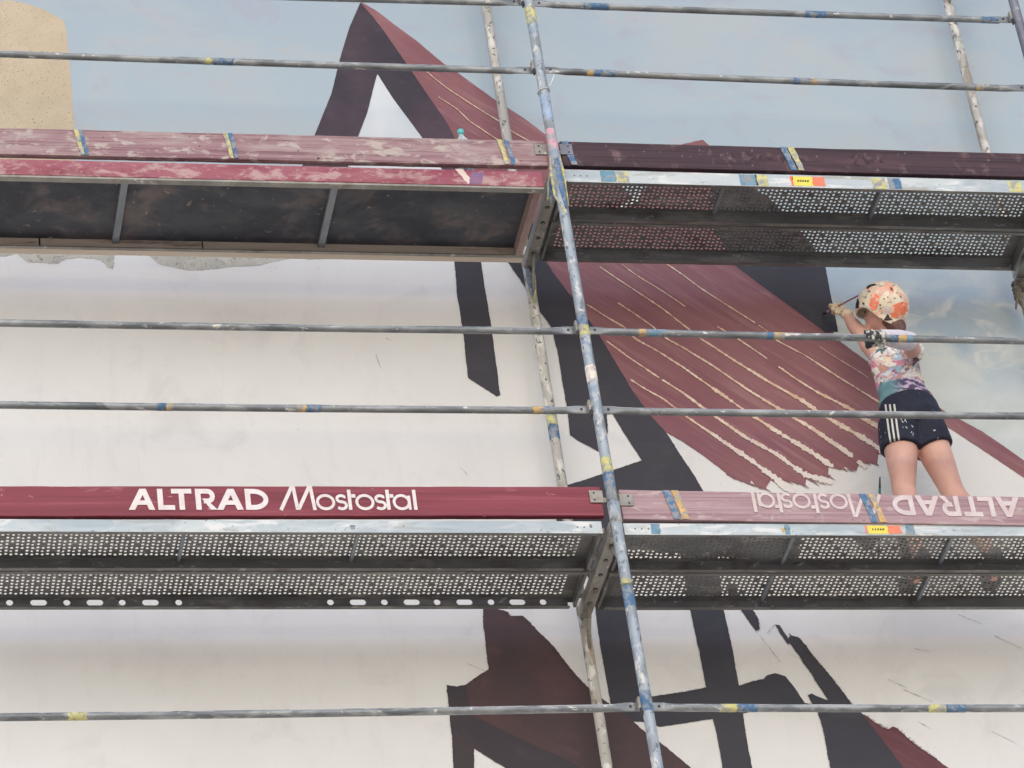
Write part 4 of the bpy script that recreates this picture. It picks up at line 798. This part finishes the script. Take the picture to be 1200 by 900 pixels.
# top
def topmat():
    b = NB('floral_print'); v = b.coords((1,1,1.2), False)
    dn = b.n('TexNoise'); dn.inputs['Scale'].default_value = 9; b.l(v, dn.inputs['Vector'])
    mx = b.n('VectorMath', operation='SCALE'); b.l(dn.outputs['Color'], mx.inputs[0]); mx.inputs['Scale'].default_value = .09
    ad = b.n('VectorMath', operation='ADD'); b.l(v, ad.inputs[0]); b.l(mx.outputs[0], ad.inputs[1])
    vo = b.n('TexVoronoi'); vo.inputs['Scale'].default_value = 24; b.l(ad.outputs[0], vo.inputs['Vector'])
    sp = b.n('SeparateColor'); b.l(vo.outputs['Color'], sp.inputs[0])
    r = b.n('ValToRGB'); r.color_ramp.interpolation = 'CONSTANT'; cr = r.color_ramp.elements
    pal = [(0,(232,222,220)),(.18,(226,196,190)),(.30,(214,150,168)),(.40,(238,230,222)),(.52,(92,124,126)),(.60,(228,212,184)),(.70,(206,156,140)),(.76,(170,200,216)),(.84,(150,162,116)),(.89,(104,92,104)),(.94,(214,146,166))]
    cr[0].position = 0; cr[0].color = (*lin(pal[0][1]), 1); cr[1].position = pal[1][0]; cr[1].color = (*lin(pal[1][1]), 1)
    for p_, c_ in pal[2:]: e = cr.new(p_); e.color = (*lin(c_), 1)
    b.l(sp.outputs[0], r.inputs[0])
    vo2 = b.n('TexVoronoi'); vo2.inputs['Scale'].default_value = 58; b.l(ad.outputs[0], vo2.inputs['Vector']); s2 = b.n('SeparateColor'); b.l(vo2.outputs['Color'], s2.inputs[0])
    r3 = b.n('ValToRGB'); r3.color_ramp.interpolation = 'CONSTANT'; c3 = r3.color_ramp.elements; c3[0].position = 0; c3[0].color = (*lin((236,226,222)), 1); c3[1].position = .35; c3[1].color = (*lin((206,140,152)), 1)
    for p_, c_ in ((.5,(120,150,150)),(.62,(232,214,190)),(.75,(120,104,130)),(.86,(190,206,220))): e3 = c3.new(p_); e3.color = (*lin(c_), 1)
    b.l(s2.outputs[1], r3.inputs[0]); msk = b.ramp(b.noise(v, 15, 5, .6, .5), .50, .54)
    pr_ = b.mix(b.mul(msk, .75), r.outputs[0], r3.outputs[0]); pr_ = b.mix(b.mul(b.ramp(b.noise(v, 26, 5, .7, 2.5), .60, .63), .7), pr_, lin((92,84,98)))
    # the hem: purple, pink and teal bands
    tc = b.n('TexCoord'); sx = b.n('SeparateXYZ'); b.l(tc.outputs['Object'], sx.inputs[0])
    wv = b.n('TexWave'); wv.bands_direction = 'Z'; wv.inputs['Scale'].default_value = 8; wv.inputs['Distortion'].default_value = 9; wv.inputs['Detail'].default_value = 3; wv.inputs['Detail Scale'].default_value = 2.5; b.l(tc.outputs['Object'], wv.inputs['Vector'])
    r2 = b.n('ValToRGB'); e = r2.color_ramp.elements; e[0].position = .1; e[0].color = (*lin((96,84,112)), 1); e[1].position = .95; e[1].color = (*lin((222,204,216)), 1)
    q = e.new(.45); q.color = (*lin((146,124,156)), 1); q = e.new(.7); q.color = (*lin((186,160,186)), 1); b.l(wv.outputs[0], r2.inputs[0])
    hx = b.n('MapRange'); b.l(sx.outputs['X'], hx.inputs[0]); hx.inputs[1].default_value = 1.62; hx.inputs[2].default_value = 1.56
    hem = b.mix(hx.outputs[0], r2.outputs[0], lin((120,160,166)))
    f = b.n('MapRange'); b.l(sx.outputs['Z'], f.inputs[0]); f.inputs[1].default_value = 1.055; f.inputs[2].default_value = 1.035
    return b, b.mix(f.outputs[0], pr_, hem), v
b, c, v = topmat(); top_mat = b.done(c, .85, 0, (b.noise(v, 12, 4, .6, 1.5), .6, .03), .2)
bm = bmesh.new(); g = .012
loft(bm, [(1.646,.460,.955),(1.643,.462,1.00),(1.638,.460,1.07),(1.630,.453,1.14),(1.624,.446,1.20),(1.624,.447,1.238),(1.628,.450,1.262)],
     [(.138,.110),(.120,.096),(.112,.090),(.117,.093),(.121,.092),(.108,.074),(.072,.060)], 26, (0,1,0))
loft(bm, [(1.672,.430,1.222), K['shr'], K['shr'].lerp(K['elbr'], .42)+V((.012,0,-.01))], [.056,.057,.056], 16)
loft(bm, [(1.578,.445,1.222), K['shl'].lerp(V((1.578,.445,1.222)), .3)], [.053,.052], 16)
for vv in bm.verts: pass
tp = melt('top', bm, top_mat, pr, .0065, 4)
for vtx in tp.data.vertices:   # cloth folds
    q = vtx.co; vtx.co += V((noise.noise(V((q.x*22, q.y*10, q.z*16))), noise.noise(V((q.x*20+4, q.y*10, q.z*14)))*1.2, 0))*.006
tp2 = bvh(tp)
# pale sleeve over the right forearm
bm = bmesh.new(); loft(bm, [K['elbr']+V((.01,.02,.0)), K['elbr'], K['elbr'].lerp(K['wrr'], .45), K['wrr'].lerp(K['handr'], .15)], [.030,.046,.047,.036], 16)
slv = melt('sleeve', bm, pm('pale_lilac_sleeve', (214,206,218), (230,224,228), 8, rough=.8, bump=(20,.5,.01), rnd=False), pr, .006, 4)
# helmet
hc = K['head']+V((0,0,.004)); hrot = Matrix.Rotation(radians(24), 3, 'Z') @ Matrix.Rotation(radians(-4), 3, 'Y') @ Matrix.Rotation(radians(30), 3, 'X')
def helmet():
    bm = bmesh.new(); NU, NV = 72, 40; rings = []
    cl = bm.loops.layers.float_color.new('col') if hasattr(bm.loops.layers, 'float_color') else bm.loops.layers.color.new('col')
    for j in range(NV+1):
        ring = []
        for i in range(NU):
            a = 2*pi*i/NU
            rim = -.34-.30*max(0, cos(a+pi/2))**2*1.0+.10*abs(cos(a))**4 if sin(a) < 0 else -.26+.05*abs(cos(a))
            rim = -.36 -.42*(max(0,-sin(a))**1.3) + .16*(abs(cos(a))**6)       # deep at the nape (a=-90), higher at the ears
            th0 = math.asin(max(-.95, rim)); th = pi/2+(th0-pi/2)*j/NV
            ch_ = cos(max(th, -.45)); r = (.120*ch_*cos(a), .140*ch_*sin(a), .128*sin(th))
            rr = V(r); n_ = V((r[0]/.0144, r[1]/.0196, r[2]/.0164)).normalized()
            if j >= NV-3: rr += n_*.0035
            rr += n_*(.0016*noise.noise(rr*30))
            # moulded ridges between front and back
            rr += n_*.003*max(0, sin(th))*cos(a*1.0)*0
            ring.append(bm.verts.new(hc+hrot@rr))
            if j == 0: pass
        rings.append(ring)
    for A, B in zip(rings, rings[1:]):
        for k in range(NU): 
            try: bm.faces.new((A[k], A[(k+1) % NU], B[(k+1) % NU], B[k]))
            except ValueError: pass
    bmesh.ops.remove_doubles(bm, verts=bm.verts[:], dist=1e-5)
    r = bmesh.ops.extrude_face_region(bm, geom=bm.faces[:])
    for vv in [g for g in r['geom'] if isinstance(g, bmesh.types.BMVert)]: vv.co = hc+(vv.co-hc)*.94
    return bm
bm = helmet(); 
hmat = pm('cream_helmet_shell', (222,206,178), (236,224,202), 8, rough=.45, spots=[((238,160,136), 12, .58, .04, .6), ((104,92,90), 44, .62, .03, .85), ((200,196,200), 20, .57, .04, .6), ((240,130,96), 9, .64, .03, .7), ((150,110,110), 26, .66, .03, .7)], rnd=False)
hl = obj('helmet', bm, hmat, pr, True); bpy.context.view_layer.update(); TH = bvh(hl)
cr_ = cam.matrix_world.to_3x3() if False else None
from mathutils import Euler
RC = Euler(CAM['rot'], 'XYZ').to_matrix(); ux, uy, uz = RC.col[0], RC.col[1], RC.col[2]
def patch(name, cx, cy, poly, mat, off=.0016, tree=TH, parent=hl, c0=None, amp=.002, sc_=.0042):
    """a patch moulded on the shell: poly in centimetres-like units right/up of the helmet's middle as seen from below and behind"""
    c0 = c0 or hc; bm = bmesh.new(); pts = []
    P = [V((p[0]-cx, p[1]-cy)) for p in poly]; n = len(P); rows = 6
    cen = sum(P, V((0,0)))/n; dense = []
    for i in range(n):
        a, b_ = P[i], P[(i+1) % n]
        for k in range(5): dense.append(a.lerp(b_, k/5))
    def hit(p):
        o = c0+ux*p.x*sc_+uy*(-p.y)*sc_
        h = tree.ray_cast(o+uz*.6, -uz)
        return h[0]+h[1]*off*(1 if h[1].dot(uz) > 0 else -1) if h[0] is not None else None
    rings = []
    for r in range(1, rows+1):
        ring = []
        for i, p in enumerate(dense):
            q = cen.lerp(p, r/rows)
            if r == rows: q = q+V((noise.noise(V((q.x*.9, q.y*.9, 3))), noise.noise(V((q.x*.9, q.y*.9, 8)))))*.5
            h = hit(q); ring.append(bm.verts.new(h) if h is not None else None)
        rings.append(ring)
    ch = hit(cen)
    if ch is not None:
        cv = bm.verts.new(ch); m = len(dense)
        for i in range(m):
            a, b_ = rings[0][i], rings[0][(i+1) % m]
            if a and b_: bm.faces.new((cv, a, b_))
        for A, B in zip(rings, rings[1:]):
            for i in range(m):
                q = (A[i], A[(i+1) % m], B[(i+1) % m], B[i])
                if all(q): bm.faces.new(q)
    bmesh.ops.delete(bm, geom=[v_ for v_ in bm.verts if not v_.link_faces], context='VERTS')
    return obj(name, bm, mat, parent, True)
M['orange'] = pm('orange_reflector', (238,118,84), (244,146,112), 14, rough=.5, spots=[((244,214,196), 20, .55, .05, .8), ((150,110,100), 44, .64, .03, .7)], rnd=False)
M['orange_soft'] = pm('rubbed_orange', (232,150,128), (228,190,170), 14, rough=.5, rnd=False)
M['vent'] = pm('helmet_vent', (38,34,36), (58,50,50), 20, rough=.7)
pc = (1034, 361)
patch('orange_panel', *pc, [(1019,347),(1025,346),(1028,349),(1027,356),(1024,365),(1019,364),(1017,359)], M['orange'])
patch('orange_panel', *pc, [(1041,360),(1047,357),(1055,355),(1060,357),(1060,365),(1056,370),(1048,374),(1041,373),(1039,366)], M['orange'])
patch('orange_panel', *pc, [(1026,346),(1030,340),(1036,334),(1042,336),(1040,341),(1034,344),(1029,349)], M['orange_soft'])
patch('vent', *pc, [(1037,369),(1040,374),(1043,376),(1032,377),(1034,373)], M['vent'])
patch('vent', *pc, [(1040.5,339),(1042,338.5),(1044,342),(1042.5,343)], M['vent'])
patch('vent', *pc, [(1004.2,352),(1006.5,350),(1007,357),(1006,362),(1003.5,362)], M['vent'])
patch('vent', *pc, [(1015,338),(1019,335.5),(1025,334.3),(1026,336),(1020,337.5),(1016,340.5)], M['vent'])
for a, b2, s in ((1011,357,1.1),(1028.5,359,1.0),(1018,343,.8),(1033,352,.7),(1037,350,.6),(1045,351,.8),(1013,350,.7),(1030,368,.7),(1024,372,.8),(1016,366,.8),(1048,345,.6),(1052,349,.6)):
    patch('paint_spot', *pc, [(a-s,b2-s),(a+s,b2-s*.8),(a+s*.9,b2+s),(a-s*.7,b2+s)], M['vent'], .0012)
bm = bmesh.new()    # hair below the helmet
ellip(bm, K['head']+V((.03,-.01,-.075)), (.062,.050,.050)); ellip(bm, K['head']+V((.035,-.03,-.13)), (.05,.036,.05))
loft(bm, [K['head']+V((-.01,-.04,-.10)), K['head']+V((.03,-.065,-.17)), K['head']+V((.03,-.085,-.24)), K['head']+V((.015,-.09,-.30))], [.035,.032,.024,.010], 12)
hair = melt('hair', bm, pm('brown_hair', (84,62,56), (116,86,76), 30, (3,3,.4), .5, bump=(90,.7,.004), rnd=False), pr, .006, 3)

# hands: gloves with separate fingers
M['glove_w'] = pm('white_glove_with_black_paint', (214,212,206), (232,230,226), 12, rough=.8, spots=[((40,42,48), 26, .50, .05, .95, (1.4,1,.7)), ((120,118,120), 12, .6, .1, .5)], rnd=False, bump=(40,.6,.004))
M['glove_t'] = pm('cream_glove_with_paint', (214,192,164), (230,212,188), 14, rough=.8, spots=[((84,70,60), 22, .62, .04, .8), ((40,42,48), 16, .66, .03, .8)], rnd=False, bump=(40,.6,.004))
RY, RZ = .046, 1.0335   # rail axis where the hand holds it
bm = bmesh.new()
def rp_(x, ang, rad): return V((x, RY+cos(radians(ang))*rad, RZ-.006+sin(radians(ang))*rad))
for k in range(4):
    x = 1.352+.0235*k; ln = (205, 225, 232, 215)[k]; pts = [rp_(x+.004*(1.5-k)*0, a, .0285+(.004 if a < 70 else 0)) for a in (20, 55, 90, 125, 160, 190, ln)]
    loft(bm, pts, [.0115,.0118,.0112,.0108,.0104,.0098,.0075], 12); ellip(bm, pts[-1], (.0085,.0085,.0085), None, 10)
    ellip(bm, rp_(x, 62, .036), (.0105,.0105,.0095), None, 10)
loft(bm, [rp_(1.388, 40, .036), rp_(1.390, 5, .046)+V((0,.004,0)), K['wrr'].lerp(V((1.40,RY+.05,RZ)), .55), K['wrr']], [(.046,.016),(.044,.018),(.034,.022),(.028,.026)], 18, (0,0,1))
loft(bm, [rp_(1.425, -10, .045), rp_(1.432, -55, .036), rp_(1.430, -95, .030), rp_(1.420, -140, .029)], [.014,.0125,.0115,.009], 12)
hr_ = melt('glove', bm, M['glove_w'], pr, .0035, 3)
# raised hand pinching the brush
tip, tail = K['tip'], K['tail']; bd2 = (tip-tail).normalized(); pin = K['handl']
# nearest point of the brush shaft to the hand
tpar = (pin-tail).dot(bd2); P0 = tail+bd2*tpar
wr = K['wrl']; pd = (P0-wr).normalized(); side = V((1,0,0)); side = (side-pd*side.dot(pd)).normalized(); nrm = pd.cross(side).normalized()
if nrm.y > 0: nrm = -nrm     # the back of the hand faces the camera side
bm = bmesh.new()
kn = wr+pd*.068
loft(bm, [wr-pd*.012, wr+pd*.02, wr+pd*.05, kn], [(.025,.019),(.034,.018),(.038,.017),(.037,.014)], 18, nrm)
for k in range(4):
    s = (k-1.5)*.0185; b0 = kn+side*s-pd*.004
    tgt = P0+bd2*(-.004-.016*k+.02)*1.0 - nrm*(.007 if k < 2 else -.004)+side*(s*.25)
    l1 = .032; m1 = b0+pd*l1*.85+nrm*.016+side*s*.15; m2 = m1.lerp(tgt, .55)+pd*.014+nrm*.004
    loft(bm, [b0-pd*.01, b0, b0.lerp(m1, .5)+nrm*.004, m1, m2, tgt], [.011,.0108,.0102,.0098,.0092,.0070], 12)
    ellip(bm, m1, (.0104,.0104,.0104), None, 10)
th0 = wr+pd*.022-side*.026; loft(bm, [th0, th0+pd*.026-side*.010-nrm*.006, P0-pd*.016-side*.010-nrm*.006, P0-nrm*.010], [.0140,.0125,.0112,.0085], 12)
hlv = melt('glove', bm, M['glove_t'], pr, .0035, 3)
bm = bmesh.new(); loft(bm, [wr-pd*.035, wr-pd*.006], [(.0285,.0285),(.0290,.0270)], 20, nrm); obj('glove_cuff', bm, M['glove_t'], pr, True)
# shoes (hidden behind the toe board from here)
shoe = pm('grey_canvas_shoe', (90,92,98), (120,122,126), 12, rough=.8)
for ax_, ay_, tx, ty in ((1.530,.440,1.50,.56), (1.868,.420,1.90,.545)):
    bm = bmesh.new(); loft(bm, [(ax_-.002,ay_-.075,.030),(ax_,ay_-.04,.034),((ax_+tx)/2,(ay_+ty)/2,.026),(tx,ty+.02,.012),(tx,ty+.06,.006)], [(.030,.036),(.040,.042),(.046,.038),(.046,.026),(.030,.014)], 18, (0,0,1))
    melt('shoe', bm, shoe, pr, .006, 3)
# the brush she paints with
br = thing('paint_brush', P0, 'thin violet handled brush in the raised hand of the woman, touching the wall', 'paint brush')
bm = bmesh.new(); loft(bm, [tail, tail+bd2*.02, tail+bd2*.2, tip-bd2*.075], [.0028,.0042,.0040,.0055], 12); obj('handle', bm, pm('violet_handle', (142,96,118), (170,120,138), 20, rough=.4), br, True)
bm = bmesh.new(); loft(bm, [tip-bd2*.0745, tip-bd2*.045], [.0060,.0072], 12); obj('ferrule', bm, pm('pinkish_ferrule', (190,150,160), (205,170,176), 20, rough=.35, metal=.4), br, True)
bm = bmesh.new(); loft(bm, [tip-bd2*.0445, tip-bd2*.02, tip-bd2*.003], [(.0075,.0065),(.0105,.007),(.004,.003)], 12); obj('bristles', bm, M['black'], br, True)
# a second brush tucked by her right thigh
a, b2 = K['pb0'], K['pb1']; dd = (b2-a).normalized()
b3 = thing('paint_brush', a, 'short dark red brush handle sticking out beside the right thigh of the woman', 'paint brush')
bm = bmesh.new(); loft(bm, [a-dd*.06, a, b2-dd*.02], [.007,.008,.0085], 12); obj('handle', bm, pm('dark_red_handle', (110,64,72), (132,82,88), 20, rough=.5), b3, True)
bm = bmesh.new(); loft(bm, [b2-dd*.0195, b2], [.013,.0145], 12); obj('handle_end', bm, pm('dark_end', (90,60,66), (120,84,88), 20, rough=.5), b3, True)
print('objects', len(bpy.data.objects), 'tris', sum(len(o.data.polygons) for o in bpy.data.objects if o.type == 'MESH'))
